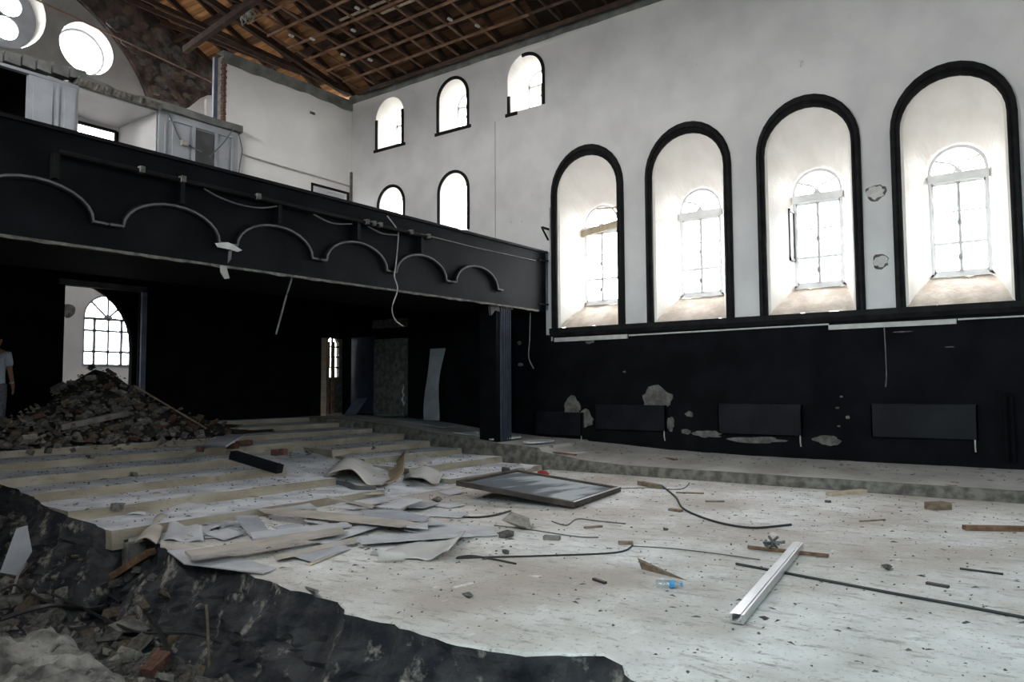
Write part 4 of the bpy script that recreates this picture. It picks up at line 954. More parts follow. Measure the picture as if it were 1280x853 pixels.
# ------------------------------------------------------------------ sheets of board on the floor
def sheet(poly, z, m, label, group, name='broken_board', th=.012, tilt=None):
    P = [onZ(x, y, z) for x, y in poly]
    if tilt: P = [onZ(q[0], q[1], z + t) for q, t in zip(poly, tilt)]
    return tag(MB().prism([tuple(p) for p in P], (0, 0, th)).build(name, m, origin=P[0]), label, 'board', group)
GL = 'flat pale broken board in the scatter of boards on the floor'; GG = 'broken boards scattered on the floor'
B0, B1, B2 = M_board
SH = [
 ([(209, 690), (230, 706), (328, 718), (345, 712), (300, 699), (236, 688)], .01, B0), ([(293, 646), (313, 673), (336, 665), (322, 646)], .06, B1),
 ([(312, 667), (316, 675), (440, 659), (432, 654)], .07, B0), ([(385, 676), (407, 681), (474, 659), (459, 655)], .05, B0), ([(342, 696), (345, 701), (446, 679), (444, 673)], .03, B2),
 ([(366, 696), (389, 703), (438, 687), (428, 681), (400, 684)], .02, B1), ([(448, 672), (452, 681), (592, 671), (575, 664)], .03, B0), ([(505, 664), (530, 655), (618, 660), (622, 670), (560, 673)], .015, B0),
 ([(452, 638), (456, 646), (530, 653), (537, 648), (500, 639)], .10, B1), ([(320, 637), (330, 642), (500, 660), (525, 656), (500, 650), (372, 638)], .09, B2), ([(408, 621), (412, 624), (465, 636), (468, 633)], .14, B2),
 ([(408, 635), (440, 637), (500, 624), (480, 622)], .11, B0), ([(470, 634), (498, 637), (528, 626), (512, 623)], .12, B0), ([(330, 628), (345, 638), (396, 636), (378, 624)], .05, B0),
 ([(415, 643), (450, 645), (470, 641), (450, 638)], .08, B0), ([(500, 634), (530, 636), (548, 630), (520, 628)], .04, B1), ([(528, 645), (575, 648), (586, 643), (540, 638)], .02, B0),
 ([(470, 654), (500, 660), (560, 655), (530, 650)], .06, B0), ([(508, 660), (535, 662), (534, 652), (510, 655)], .08, B0), ([(382, 652), (410, 658), (412, 648), (386, 648)], .05, B0),
 ([(340, 615), (345, 619), (422, 614), (420, 611)], .08, B2), ([(376, 622), (420, 626), (432, 621), (400, 616)], .06, B0), ([(434, 616), (445, 620), (480, 618), (470, 613)], .06, B2), ([(340, 660), (352, 664), (382, 660), (372, 655)], .02, B1),
 ([(398, 668), (420, 672), (455, 662), (440, 660)], .02, B0), ([(355, 690), (378, 693), (402, 684), (384, 683)], .012, B1), ([(540, 632), (560, 636), (580, 632), (566, 628)], .012, B0), ([(548, 616), (562, 620), (580, 616), (570, 611)], .012, B0),
 ([(255, 668), (280, 676), (305, 668), (285, 662)], .015, B0), ([(216, 662), (240, 672), (268, 668), (250, 658)], .015, B0), ([(300, 682), (320, 684), (338, 678), (318, 676)], .012, B1), ([(455, 626), (470, 630), (492, 626), (478, 622)], .05, B1)]
SHL = {0: 'wide pale sheet at the front corner of the scatter, overhanging the pit', 1: 'grey board tilted steeply beside the splinters', 2: 'pale narrow plank just behind the longest plank', 3: 'pale strip slanting up right in the middle of the scatter', 4: 'thin beige batten in front of the longest plank',
 5: 'grey sheet at the very front of the scatter beside the orange strip', 6: 'long pale board right behind the curled linoleum', 7: 'wide white board reaching farthest towards the pale stone', 8: 'smooth grey rectangular board on top of the scatter', 9: 'long beige plank crossing the whole back of the scatter', 10: 'thin stick-like batten lying highest on the scatter',
 20: 'long beige strip nearest the brown hump', 26: 'small pale board alone behind the short black cable end', 27: 'small pale board lying apart below the linoleum'}
for k, (poly, z, m) in enumerate(SH): sheet(poly, z, m, SHL.get(k, GL), GG, tilt=[R.uniform(-.01, .02) for _ in poly])
sheet([(231, 692), (239, 699), (430, 668), (428, 661)], .10, B2, 'longest pale plank lying across the front of the board scatter', None, 'long_plank', .022)
sheet([(386, 705), (388, 707), (424, 692), (420, 691)], .01, M_palewood, 'thin orange strip at the front edge of the board scatter', None, 'wood_strip', .012)
for k, (px, py, n, sp) in enumerate(((265, 664, 22, 26), (300, 660, 14, 30))):
    for q in range(n):
        x = px + R.uniform(-sp, sp); y = py + R.uniform(-8, 8); p = onZ(x, y, .01); a = R.uniform(0, 6.28); l = R.uniform(.05, .16)
        dx = Vector((math.cos(a), math.sin(a), 0)) * l; dy = Vector((-math.sin(a), math.cos(a), 0)) * l * .4
        tag(MB().prism([tuple(p - dx - dy), tuple(p + dx - dy), tuple(p + dx * .8 + dy), tuple(p - dx + dy)], (0, 0, .008)).build('board_splinter', R.choice([B0, B1, M_tread]), origin=p), 'small pale splinter among the smashed boards by the pit edge', 'splinter', 'splinters by the pit edge')
# curved broken pieces (like plastic seats) at the left
def curved(poly, z, m, label, bulge, mback=None, name='bent_sheet', nz=8):
    """bilinear patch over four floor points, bent upwards along its length"""
    P = [onZ(x, y, z) for x, y in poly]; rings = []
    for i in range(nz + 1):
        t = i / nz; row = []
        for j in range(nz + 1):
            s = j / nz; p = P[0].lerp(P[1], s).lerp(P[3].lerp(P[2], s), t); p = p + Vector((0, 0, bulge(s, t))); row.append(p)
        rings.append(row)
    b = MB(); b.loft(rings); o = b.build(name, m, smooth=True, origin=P[0]); md = o.modifiers.new('thick', 'SOLIDIFY'); md.thickness = .012; md.offset = -1
    if mback: o.data.materials.append(mback); md.material_offset = 1; md.material_offset_rim = 1
    tag(o, label, 'sheet'); return o
curved([(140, 652), (196, 652), (200, 641), (160, 640)], .03, B0, 'eye-shaped curved white shell piece on the lowest step', lambda s, t: .10 * math.sin(s * math.pi) * (1 - .4 * t))
curved([(177, 648), (206, 648), (208, 632), (182, 634)], .05, B2, 'upright rounded beige shell piece beside the curved white one', lambda s, t: .05 * math.sin(s * 3.1) + .14 * t)
curved([(168, 678), (196, 680), (212, 652), (190, 655)], .02, B2, 'folded beige shell piece at the brink of the pit', lambda s, t: .06 * math.sin(s * 3.1) + .05 * t)
curved([(207, 650), (272, 644), (270, 639), (212, 640)], .03, B0, 'long curved white piece in front of the lowest step', lambda s, t: .11 * t * (1 - .5 * s) + .03 * math.sin(s * 3.1))
curved([(205, 676), (255, 678), (252, 670), (212, 664)], .01, B0, 'curled white sheet with a dark edge beside the splinters', lambda s, t: .09 * t ** 2 + .02 * math.sin(s * 9))
curved([(130, 664), (178, 660), (180, 655), (140, 655)], .01, B0, 'flat curved white strip nearest the dark pit corner', lambda s, t: .05 * math.sin(s * 3.1))
curved([(288, 626), (330, 626), (330, 612), (296, 618)], .06, M_linoback, 'brown rounded hump of bent sheet beside the board scatter', lambda s, t: .16 * math.sin(s * 3.14) ** .7 * (.4 + .6 * t))
curved([(236, 632), (308, 640), (308, 626), (246, 628)], .04, B1, 'grey crumpled sheet in front of the brown hump', lambda s, t: .07 * abs(math.sin(s * 9 + t * 3)))
# big folded linoleum sheets
def lino(poly, z, label, f, both=False): return curved(poly, z, M_lino, label, f, None if both else M_linoback, 'linoleum_sheet', 18)
lino([(408, 608), (478, 611), (512, 590), (440, 580)], .06, 'big crumpled pale linoleum sheet folded in front of the steps', lambda s, t: .06 + .22 * max(0, math.sin(s * 3.6 + .5 + .8 * t)) * (1 - .3 * t) + .06 * ns(s * 3, t * 3, 4) + .10 * (1 - s) * t)
lino([(478, 606), (505, 606), (507, 584), (470, 582)], .10, 'upturned corner of linoleum standing on the crumpled sheet', lambda s, t: .02 + .30 * s ** 3 * (.6 + .4 * t) + .05 * ns(s * 2, t * 3, 8))
lino([(505, 602), (548, 608), (560, 586), (508, 582)], .06, 'arched pale linoleum sheet next to the crumpled one', lambda s, t: .04 + .20 * math.sin(min(1, s * 1.15) * 3.14) * (.25 + .75 * t) + .05 * ns(s * 3, t * 2, 5))
lino([(467, 694), (560, 704), (582, 668), (500, 682)], .012, 'curled pale linoleum sheet lying in front of the boards', lambda s, t: .10 * max(0, s - .72) / .28 * (.4 + .6 * (1 - t)) + .03 * abs(ns(s * 4, t * 3, 3)) + .02 * (1 - t) * math.sin(s * 8) ** 2, True)
a = onZ(468, 697, .05); c = onZ(503, 697, .05)
rg_ = []
for q in range(15):
    t = q / 14 * 5.2; rg_.append([a + Vector((0, .0, 0)) + Vector((-.0, .055 * math.cos(t), .055 * math.sin(t) + .01)), c + Vector((0, .04 * math.cos(t), .04 * math.sin(t) + .005))])
b = MB(); b.loft(rg_); o = b.build('linoleum_roll', M_lino, smooth=True, origin=a); md = o.modifiers.new('thick', 'SOLIDIFY'); md.thickness = .006; tag(o, 'small open roll of tan-backed linoleum on the pale floor', 'roll')
wire('black_cloth_strip', [onZ(x, y, .10) for x, y in ((390, 606), (402, 600), (415, 605), (432, 607), (446, 612), (470, 612))], [.06] * 26, M_darkpanel, 'crumpled black cloth lying under the linoleum sheets', 'cloth')

# framed mirror / glazed door leaf
Bc = onZ(717.5, 634, .04); Rc = onZ(776, 614, .02); Lc = onZ(590, 602.5, .22)
ex = (Rc - Bc); exl = ex.length; ex.normalize(); ey = (Lc - Bc); ey = (ey - ex * ey.dot(ex)); eyl = ey.length; ey.normalize(); ez = ex.cross(ey)
if ez.z < 0: ez = -ez
fr = empty('framed_glass', Bc); tag(fr, 'dark framed sheet of glass with painted reflections lying on the concrete floor', 'framed glass')
def fq(u0, u1, v0, v1, d0, d1, name, m):
    b = MB(); b.prism([tuple(Bc + ex * u + ey * v + ez * d0) for u, v in ((u0, v0), (u1, v0), (u1, v1), (u0, v1))], ez * (d1 - d0)); world_child(b.build(name, m), fr)
fw_ = .07
fq(0, exl, 0, fw_, -.01, .06, 'frame_rail', M_darkframe); fq(0, exl, eyl - fw_, eyl, -.01, .06, 'frame_rail', M_darkframe)
fq(0, fw_, fw_, eyl - fw_, -.01, .06, 'frame_stile', M_darkframe); fq(exl - fw_, exl, fw_, eyl - fw_, -.01, .06, 'frame_stile', M_darkframe)
fq(fw_, exl - fw_, fw_, eyl - fw_, .02, .03, 'glass_sheet', M_mirror); fq(0, exl, 0, .02, .06, .068, 'metal_edge', M_alu)
# white bag and red cloth behind it
put('white_bag', chunk_mesh('white_bag', M_plasticw, 77), onZ(657, 584, .1), .42, 'crumpled white plastic bag behind the framed glass', 'bag', None, (0, 0, .4))
put('red_cloth', chunk_mesh('red_cloth', M_red, 78), onZ(679, 594, .05), .28, 'small red cloth behind the framed glass', 'cloth', None, (0, 0, 1.1))
put('dark_bracket', chunk_mesh('dark_bracket', M_darkframe, 79, True), onZ(632, 589, .1), .3, 'dark bent bracket at the corner of the framed glass', 'bracket', None, (.2, 0, .7))

# ------------------------------------------------------------------ loose things on the open floor
a = onZ(998, 682, .045); c = onZ(921, 774, .045)
d = (c - a).normalized(); sd = d.cross(Vector((0, 0, 1))).normalized(); u = Vector((0, 0, 1))
prof = [(-.045, -.03), (.045, -.03), (.045, .03), (.03, .03), (.03, -.018), (-.03, -.018), (-.03, .03), (-.045, .03)]
b = MB(); b.loft([[p + sd * s + u * t for s, t in prof] for p in (a, a.lerp(c, .5), c)], True, 0, True)
chn = empty('aluminium_channel', c); tag(chn, 'long shiny aluminium channel lying on the concrete floor', 'metal channel')
world_child(b.build('profile', M_alu), chn); b = MB(); b.bar(a + u * .033, c + u * .033, .052, .004); world_child(b.build('cover_strip', M_alu), chn)
wire('black_rod', [onZ(x, y, .012) for x, y in ((920, 705), (1000, 720), (1122, 743), (1200, 757), (1300, 776))], .012, M_cable, 'long thin black rod passing under the aluminium channel', 'rod')
tag(MB().bar(onZ(935, 684, .02), onZ(1036, 695, .02), .04, .025).build('dark_lath', M_brownwood, origin=onZ(935, 684, .02)), 'dark lath lying behind the aluminium channel', 'lath')
b = MB(); p0 = onZ(963, 684, .03)
for k in range(9):
    b.tube([p0 + Vector((R.uniform(-.09, .09), R.uniform(-.09, .09), R.uniform(-.01, .05))), p0 + Vector((R.uniform(-.06, .06), R.uniform(-.06, .06), R.uniform(.0, .06))), p0 + Vector((R.uniform(-.12, .12), R.uniform(-.12, .12), R.uniform(0, .12)))], .014, 5)
tag(b.build('wire_tangle', M_greycable, origin=p0), 'small grey tangle of wire on the dark lath', 'wire')
wire('bent_cable', [onZ(x, y, .015) for x, y in ((828, 608), (845, 622), (853, 635), (875, 646), (905, 655), (940, 660), (970, 658), (989, 656))], .013, M_cable, 'bent black cable curving across the floor towards the aluminium channel')
wire('bent_cable', [onZ(x, y, .012) for x, y in ((552, 645), (590, 647), (615, 645), (638, 639))], .013, M_cable, 'short black cable ending at the pale stone')
wire('thin_wire', [onZ(x, y, .01) for x, y in ((570, 698), (600, 697), (680, 695), (770, 691), (791, 682))], .009, M_cable, 'long thin wire lying in front of the curled linoleum')
wire('thin_wire', [onZ(x, y, .01) for x, y in ((572, 697), (590, 695), (620, 700), (645, 705))], .009, M_cable, 'short thin wire crossing the long one by the linoleum')
wire('thin_wire', [onZ(x, y, .008) for x, y in ((690, 652), (708, 657), (722, 649), (750, 652), (782, 655))], .008, M_greycable, 'wavy thin wire on the middle of the floor')
wire('thin_wire', [onZ(x, y, .008) for x, y in ((618, 657), (660, 662), (720, 671), (748, 672))], .007, M_greycable, 'faint straight wire behind the small wooden block')
wire('thin_wire', [onZ(x, y, .008) for x, y in ((776, 611), (810, 610), (850, 612), (862, 604))], .008, M_greycable, 'thin wire running from the framed glass corner')
wire('thin_wire', [onZ(x, y, .008) for x, y in ((790, 683), (840, 686), (900, 693), (950, 700))], .006, M_greycable, 'hairline wire stretching towards the aluminium channel')
def stick(px0, py0, px1, py1, w, h, m, label, name='wood_stick', cat='stick', z=0):
    a = onZ(px0, py0, z + h / 2); c = onZ(px1, py1, z + h / 2); tag(MB().bar(a, c, w, h).build(name, m, origin=a), label, cat)
stick(1036, 618, 1080, 614, .12, .05, M_palewood, 'short pale plank on the floor by the aisle kerb', 'short_plank', 'plank')
stick(1205, 660, 1310, 662, .10, .05, M_brownwood, 'brown plank entering at the right edge of the floor', 'short_plank', 'plank')
stick(1161, 633, 1184, 632, .16, .09, M_wood, 'stubby wooden block on the floor below the right-hand radiator', 'wood_block', 'wood block')
stick(800, 604, 825, 609, .10, .06, M_wood, 'weathered wood offcut at the start of the bent cable', 'wood_block', 'wood block')
stick(680, 672, 700, 673, .09, .04, M_rub[0], 'flat grey block on the floor in front of the pale stone', 'small_block', 'block')
stick(837, 637, 852, 639, .07, .03, M_wood, 'small wood chip touching the bent cable', 'wood_chip', 'wood chip')
stick(845, 616, 880, 617, .05, .02, M_wood, 'thin reddish lath beyond the bent cable', 'wood_chip', 'lath')
stick(882, 627, 905, 627, .05, .02, M_rub[0], 'thin grey strip near the aisle kerb', 'wood_chip', 'strip')
stick(773, 679, 791, 679, .06, .03, M_wood, 'small lath at the end of the long thin wire', 'wood_chip', 'lath')
stick(731, 660, 752, 658, .05, .02, M_wood, 'small brown chip by the wavy wire', 'wood_chip', 'wood chip')
stick(742, 724, 757, 729, .03, .02, M_cable, 'tiny black stick alone on the front floor', 'wood_chip', 'stick')
stick(822, 572, 845, 576, .10, .05, M_brownwood, 'brown wood piece lying on the raised aisle', 'wood_block', 'wood block', .2)
stick(692, 566, 720, 569, .05, .03, M_brownwood, 'dark lath on the aisle edge by the column', 'wood_chip', 'lath', .3)
stick(1200, 711, 1254, 718, .03, .015, M_cable, 'thin dark stick to the right of the black rod', 'wood_chip', 'stick')
stick(1158, 729, 1186, 734, .04, .02, M_darkframe, 'short dark stick just beyond the black rod', 'wood_chip', 'stick')
stick(1075, 652, 1106, 650, .03, .015, M_wood, 'thin brown twig on the right-hand floor', 'wood_chip', 'twig')
stick(692, 580, 704, 583, .06, .04, M_darkframe, 'black offcut near the foot of the aisle kerb', 'wood_chip', 'offcut')
put('stone', CH[1][2], onZ(647, 651, .09), .40, 'pale broken stone at the end of the short black cable', 'stone', None, (0, 0, .9))
for k, (px, py, s, lab) in enumerate([(633, 668, .16, 'dark lump of mortar beside the pale board'), (632, 690, .09, 'small dark pebble in front of the linoleum'), (584, 744, .10, 'flat brown pebble alone on the front floor'), (1109, 709, .13, 'small dark lump to the right of the channel'), (832, 661, .10, 'dark round crumb beside the bent cable'),
        (776, 585, .12, 'white crumb at the foot of the aisle kerb'), (545, 625, .16, 'grey lump behind the scattered boards'), (371, 635, .16, 'round grey lump on the boards'), (1035, 627, .08, 'dark crumb below the short pale plank')]):
    put('stone', R.choice(CH[3] if 'dark' in lab else CH[0]), onZ(px, py, s * .22), s, lab, 'stone', None, (0, 0, k))
# dark bent sheet and water bottle
p = [onZ(802, 712, .0), onZ(852, 724, .0)]
b = MB(); q0, q1 = p; b.add([q0, q0 + Vector((.02, .05, .09)), q1 + Vector((0, 0, .004)), q1 + Vector((-.03, -.07, .0)), q0 + Vector((-.04, -.02, .07))], [(0, 1, 2), (0, 3, 2), (0, 4, 3), (1, 4, 3), (1, 3, 2), (0, 1, 4)])
tag(b.build('bent_metal_scrap', M_wood, origin=q0), 'pointed grey-brown scrap lying behind the water bottle', 'scrap')
bt = empty('water_bottle', onZ(836, 730, 0)); tag(bt, 'clear plastic water bottle with a blue label lying on the floor', 'bottle')
c0 = onZ(820, 730, .033); c1 = onZ(853, 731, .033); dv = (c1 - c0).normalized(); Lb = .21
def bl(r_): return [(c0 + dv * (Lb * t), rr) for t, rr in r_]
def lathe(prof, m, name):
    b = MB(); b.tube([p_ for p_, r_ in prof], [r_ for p_, r_ in prof], 14); world_child(b.build(name, m, smooth=True), bt)
lathe(bl([(0, .024), (.03, .031), (.25, .0315), (.30, .029), (.35, .0315), (.70, .0315), (.86, .015), (.92, .013)]), M_bottle, 'body')
lathe(bl([(.50, .0325), (.68, .0325)]), M_blue, 'label'); lathe(bl([(.91, .0155), (.99, .0155)]), M_blue, 'cap')

# fine chips: countless specks on the floor
ch_ = MB(); tet = [(0, 1, 2), (0, 3, 1), (1, 3, 2), (2, 3, 0)]
def specks(n, gen, smin, smax):
    for k in range(n):
        p = gen();
        if p is None: continue
        s = R.uniform(smin, smax); an = R.uniform(0, 6.28); e = R.choice([1, 1, 1.6, 3.2])
        ax = Vector((math.cos(an), math.sin(an), 0)) * s * e; ay = Vector((-math.sin(an), math.cos(an), 0)) * s
        ch_.add([p + ax, p - ax * .6 + ay, p - ax * .7 - ay * .8, p + Vector((0, 0, s * R.uniform(.5, 1.1)))], tet)
def edge_at(y):
    best = 1.5
    for a_, c_ in zip(EDGE[:-1], EDGE[1:]):
        if min(a_[1], c_[1]) <= y <= max(a_[1], c_[1]) and a_[1] != c_[1]: best = max(best, a_[0] + (c_[0] - a_[0]) * (y - a_[1]) / (c_[1] - a_[1]))
    return best
def g1():
    y = R.uniform(-1, 8.1); x = R.uniform(3.6, 12.2)
    return Vector((x, y, 0)) if x > edge_at(y) + .15 else None
def g2():
    y = R.uniform(8.3, 13); x = R.uniform(4.1, 12)
    if 7.4 < x < 9.5: return Vector((x, y, .01 + .10 * (y - 8.2)))
    return Vector((x, y, tierz(y)))
def g3():
    y = R.uniform(-.5, 9); return Vector((R.uniform(12.45, 14), y, zled(y) + .0))
specks(1500, g1, .004, .015); specks(1100, g2, .006, .02); specks(200, g3, .006, .018)
specks(260, lambda: onZ(R.uniform(330, 640), R.uniform(620, 700), 0), .006, .02)
o = ch_.build('floor_grit', M_rub[3]); tag(o, 'fine dark grit and chips strewn over the concrete floor', 'grit', kind='stuff')

# ------------------------------------------------------------------ rubble in the pit
def on_pit(px, py):
    d = ray(px, py)
    for k in range(900):
        p = CP + d * (1.5 + 11 * k / 900) / d.dot(CF)
        if p.z < pitz(p.x, p.y): return p
    return None
cnt = 0; tries = 0
while cnt < 190 and tries < 3000:
    tries += 1; px = R.uniform(-20, 400); py = R.uniform(650, 870)
    lim = 640 + .47 * px if px < 300 else 800
    if py < lim: continue
    p = on_pit(px, py)
    if p is None or p.x > 3.7: continue
    s = R.choice([.08, .1, .12, .16, .2, .26])
    put('rubble_lump', R.choice(CH[R.choice([0, 2, 3, 3, 3, 1])]), p + Vector((0, 0, .02)), s, 'jagged chunk of rubble on the pit floor', 'rubble', 'rubble chunks in the pit'); cnt += 1
for q in range(80):
    rr_ = R.choice([r_ for r_ in CUTRINGS if r_[0][1] > 6.0]); p = Vector(rr_[R.randint(5, 21)])
    put('rubble_lump', R.choice(CH[R.choice([0, 0, 2, 3, 3])]), p + Vector((-.02, 0, .01)), R.choice([.08, .12, .16, .22]), 'jagged chunk of rubble on the pit floor', 'rubble', 'rubble chunks in the pit')
def pit_at(px, py, up=0.0):
    p = on_pit(px, py) or onZ(px, py, -.4); return p + Vector((0, 0, up))
for k, (px, py, s, lab) in enumerate([(155, 742, .26, 'whole brick with a pale top lying in the pit'), (150, 765, .24, 'red brick leaning below the pale-topped one'), (183, 762, .2, 'broken red brick to the right of the leaning one'), (195, 842, .24, 'red hollow brick shard at the bottom edge'), (225, 815, .16, 'small reddish shard under the bent rods')]):
    put('brick', CHB[k % 3], pit_at(px, py, .06), s, lab, 'brick', None, (R.uniform(-.3, .3), R.uniform(-.3, .3), .5 + k))
put('stone', CH[1][4], pit_at(365, 842, .05), .36, 'large pale stone at the foot of the broken slab', 'stone', None, (.2, .1, .4))
put('stone', CH[1][2], pit_at(296, 828, .05), .30, 'flat beige stone left of the large pale one', 'stone', None, (.2, .1, 1.4))
put('stone', CH[0][2], pit_at(60, 752, .05), .30, 'grey rounded lump under the tangled cables', 'stone', None, (.2, .1, 1.0))
put('stone', CH[0][5], pit_at(160, 795, .05), .42, 'grey slab fragment below the bricks', 'stone', None, (.4, .1, 2.0))
put('stone', CH[0][4], pit_at(50, 677, .05), .30, 'grey block beside the upright pale board', 'stone', None, (.2, .3, 1.0))
# big pale slab in the corner
lp = densify([(p_.x, p_.y) for p_ in (onZ(x, y, -.25) for x, y in ((-60, 800), (-10, 792), (50, 786), (92, 790), (112, 806), (138, 820), (160, 850), (120, 900), (20, 900), (-60, 870), (-60, 800)))], .08, .04, 6.1)[:-1]
xs0, xs1, ys0, ys1 = min(p_[0] for p_ in lp) - .25, max(p_[0] for p_ in lp) + .25, min(p_[1] for p_ in lp) - .25, max(p_[1] for p_ in lp) + .25
def sdist(x, y):
    d = 9; ins = False; n = len(lp)
    for i_ in range(n):
        (xa, ya), (xb, yb) = lp[i_], lp[(i_ + 1) % n]
        t = max(0, min(1, ((x - xa) * (xb - xa) + (y - ya) * (yb - ya)) / max(1e-9, (xb - xa) ** 2 + (yb - ya) ** 2)))
        d = min(d, math.hypot(x - xa - t * (xb - xa), y - ya - t * (yb - ya)))
        if (ya > y) != (yb > y) and x < (xb - xa) * (y - ya) / (yb - ya) + xa: ins = not ins
    return d if ins else -d
bm_ = MB(); rings = []; NG = 64
for i_ in range(NG):
    row = []
    for j_ in range(NG):
        x = xs0 + (xs1 - xs0) * i_ / (NG - 1); y = ys0 + (ys1 - ys0) * j_ / (NG - 1); d = sdist(x, y) + .05 * ns(x * 9, y * 9, 4)
        z = -.27 + .09 * ns(x * 2.3, y * 2.3, 1) + .07 * ns(x * 6, y * 6, 2) + .045 * ns(x * 15, y * 15, 3) - .06 * math.exp(-max(0, d) * 14)
        row.append((x, y, z if d > 0 else z - min(.75, -d * 6)))
    rings.append(row)
bm_.loft(rings); o = bm_.build('concrete_lump', M_lump, origin=(1.5, 5.5, -.5)); tag(o, 'big pale weathered concrete lump filling the lower left corner', 'concrete lump')
b = MB(); a = pit_at(98, 752, .03); c = onZ(190, 690, -.08); b.bar(a, c, .10, .07)
tag(b.build('brown_plank', M_brownwood, origin=a), 'brown plank leaning from the pit up to the slab edge', 'plank')
Pq = [onY(x, y, 8.7) for x, y in ((0, 716), (22, 720), (40, 690), (34, 658), (20, 662))]
tag(MB().prism([tuple(p) for p in Pq], (.02, .05, 0)).build('upright_board', M_board[1], origin=Pq[0]), 'pale grey board standing on end at the left edge', 'board')
wire('bent_rod', [pit_at(190, 792, .10), pit_at(255, 776, .18), pit_at(320, 762, .35), onZ(396, 740, .06)], .016, M_greycable, 'grey steel rod sticking up to the slab edge', 'rod')
wire('upright_stick', [pit_at(262, 842, 0), pit_at(260, 842, .22), pit_at(258, 842, .42), pit_at(256, 842, .55)], .012, M_wood, 'thin upright twig standing in the pit', 'stick')
wire('leaning_stick', [pit_at(394, 853, 0), pit_at(390, 853, .25), pit_at(386, 853, .5)], .012, M_wood, 'thin stick leaning on the broken slab face', 'stick')
hose = [[(0, 800), (60, 790), (110, 782), (150, 775), (170, 785), (190, 805), (205, 822), (215, 845)], [(65, 770), (100, 784), (160, 803), (200, 815), (250, 828), (310, 845)], [(82, 740), (85, 750), (110, 762), (135, 770), (150, 778)],
        [(0, 722), (30, 720), (70, 722), (105, 732)], [(60, 736), (90, 733), (115, 730)], [(16, 755), (22, 742), (32, 730), (25, 722)], [(0, 758), (20, 760), (40, 765), (90, 776), (130, 780)], [(75, 700), (110, 688), (140, 683), (190, 678)], [(68, 682), (72, 700), (78, 713)]]
hl = ['thick black hose snaking forward across the pit', 'straight dark cable running down to the bottom edge', 'short black hose loop under the brown plank', 'dark cable along the left edge of the pit', 'short cable under the upright board', 'bent pale cable sticking up at the left', 'thin dark cable crossing behind the concrete lump', 'dark rod along the top of the pit bank', 'short pale stick leaning by the grey block']
for k, h in enumerate(hose):
    wire('pit_cable', [pit_at(x, y, .17 + .06 * math.sin(i_ * 1.7 + k)) for i_, (x, y) in enumerate(h)], [.022, .013, .02, .016, .014, .014, .012, .016, .014][k], [M_cable, M_cable, M_cable, M_cable, M_greycable, M_palecable, M_cable, M_greycable, M_palecable][k], hl[k])
put('stone', CH[1][3], pit_at(70, 728, .08), .2, 'crumpled pale foil between the cables', 'foil', None, (.2, 0, .3))
# dirt bank at the pit's far end
pg = MB(); tet2 = tet
for k in range(1500):
    px = R.uniform(-20, 420); py = R.uniform(655, 868); p = on_pit(px, py)
    if p is None or p.x > 3.75: continue
    s = R.uniform(.012, .05); an = R.uniform(0, 6.28)
    ax = Vector((math.cos(an), math.sin(an), 0)) * s; ay = Vector((-math.sin(an), math.cos(an), 0)) * s
    pg.add([p + ax, p - ax * .6 + ay, p - ax * .7 - ay * .8, p + Vector((0, 0, s))], tet2)
o = pg.build('pit_gravel', M_rub[0]); tag(o, 'loose gravel and crumbs over the pit floor', 'gravel', kind='stuff')

# ------------------------------------------------------------------ person at the left edge behind the heap
def skin(name, verts, edges, m, parent, root=0, sub=2):
    me = bpy.data.meshes.new(name); me.from_pydata([v[:3] for v in verts], edges, [])
    o = link(name, me, parent); me.materials.append(m)
    md = o.modifiers.new('skin', 'SKIN'); md.use_smooth_shade = True
    if not me.skin_vertices: me.skin_vertices.new() if hasattr(me.skin_vertices, 'new') else None
    bm = bmesh.new(); bm.from_mesh(me); lay = bm.verts.layers.skin.verify()
    bm.verts.ensure_lookup_table()
    for i, v in enumerate(bm.verts):
        r_ = verts[i][3]; v[lay].radius = r_ if isinstance(r_, tuple) else (r_, r_); v[lay].use_root = (i == root)
    bm.to_mesh(me); bm.free()
    md2 = o.modifiers.new('sub', 'SUBSURF'); md2.levels = sub; md2.render_levels = sub
    for p in me.polygons: p.use_smooth = True
    return o
pc = onY(-7, 470, 15.35)
pr_ = empty('person', (pc.x, 15.35, .80)); pr_.rotation_euler = (0, 0, math.radians(-45))
tag(pr_, 'person in a light blue short-sleeved shirt standing behind the rubble heap', 'person')
# local frame: x to the person's right arm side shown to the viewer, y forward
bv = [(0, 0, .98, .09), (0, 0, 1.15, .10), (0, .0, 1.32, .15), (0, -.01, 1.46, .11), (0, 0, 1.54, .055), (0, .02, 1.63, .085), (0, .02, 1.72, .085),
      (.19, 0, 1.43, .062), (.25, .0, 1.16, .045), (.27, .06, .92, .034), (.275, .08, .85, .030),
      (-.19, 0, 1.43, .062), (-.25, 0, 1.16, .045), (-.27, .06, .92, .034), (-.275, .08, .85, .030),
      (.10, 0, .90, .08), (.11, .01, .50, .065), (.11, -.02, .10, .042), (.11, .10, .04, .038),
      (-.10, 0, .90, .08), (-.11, .01, .50, .065), (-.11, -.02, .10, .042), (-.11, .10, .04, .038)]
be = [(0, 1), (1, 2), (2, 3), (3, 4), (4, 5), (5, 6), (3, 7), (7, 8), (8, 9), (9, 10), (3, 11), (11, 12), (12, 13), (13, 14), (0, 15), (15, 16), (16, 17), (17, 18), (0, 19), (19, 20), (20, 21), (21, 22)]
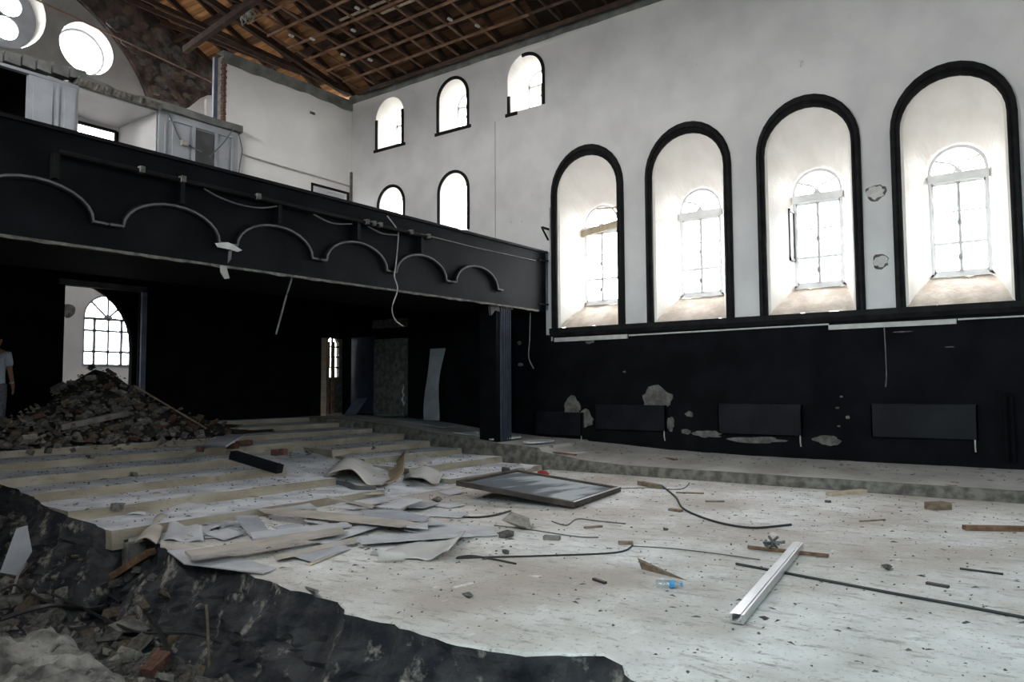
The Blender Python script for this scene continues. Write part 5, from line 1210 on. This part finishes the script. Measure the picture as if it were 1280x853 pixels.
for s, wi in ((1, 10), (-1, 14)):                           # five fingers on each hand
    for k, (dy, ln) in enumerate(((-.028, .075), (-.010, .085), (.009, .08), (.026, .065))):
        i0 = len(bv); bv.append((s * .277, .085 + dy, .80, .010)); bv.append((s * .272, .092 + dy, .80 - ln * .5, .009)); bv.append((s * .262, .098 + dy, .80 - ln, .008)); be += [(wi, i0), (i0, i0 + 1), (i0 + 1, i0 + 2)]
    i0 = len(bv); bv.append((s * .265, .125, .83, .011)); bv.append((s * .255, .14, .79, .009)); be += [(wi, i0), (i0, i0 + 1)]
skin('body', bv, be, M_skin, pr_)
skin('shirt', [(0, 0, .76, (.20, .14)), (0, 0, 1.10, (.18, .13)), (0, 0, 1.30, (.20, .14)), (0, -.01, 1.45, (.14, .11)), (.20, 0, 1.43, .085), (.245, 0, 1.20, .066), (-.20, 0, 1.43, .085), (-.245, 0, 1.20, .066)],
     [(0, 1), (1, 2), (2, 3), (3, 4), (4, 5), (3, 6), (6, 7)], M_shirt, pr_)
skin('trousers', [(0, 0, 1.0, (.165, .125)), (.10, 0, .86, .12), (.11, .01, .48, .095), (.11, -.01, .08, .075), (-.10, 0, .86, .12), (-.11, .01, .48, .095), (-.11, -.01, .08, .075)],
     [(0, 1), (1, 2), (2, 3), (0, 4), (4, 5), (5, 6)], M_trousers, pr_)
skin('hair', [(0, -.015, 1.70, .085), (0, 0, 1.765, .075)], [(0, 1)], M_hair, pr_, sub=2)
for s in (-1, 1):
    MB().tube([(s * .082, .01, 1.64), (s * .098, .0, 1.67), (s * .092, -.005, 1.71)], .014, 6).build('ear', M_skin, pr_)
    MB().tube([(s * .034, .098, 1.685), (s * .034, .106, 1.685)], .012, 8).build('eye', M_hair, pr_)
MB().tube([(0, .10, 1.69), (0, .125, 1.65), (0, .10, 1.64)], [.010, .018, .012], 6).build('nose', M_skin, pr_)
MB().tube([(-.028, .098, 1.605), (0, .105, 1.60), (.028, .098, 1.605)], .008, 6).build('mouth', M_red, pr_)
for s in (-1, 1):
    MB().tube([(s * .11, -.05, .035), (s * .11, .06, .04), (s * .11, .17, .03)], [.045, .05, .04], 8).build('shoe', M_darkframe, pr_)
wt = MB().tube([(.262, .045, .945), (.266, .055, .925)], .042, 10).build('wristwatch', M_pipe, pr_)
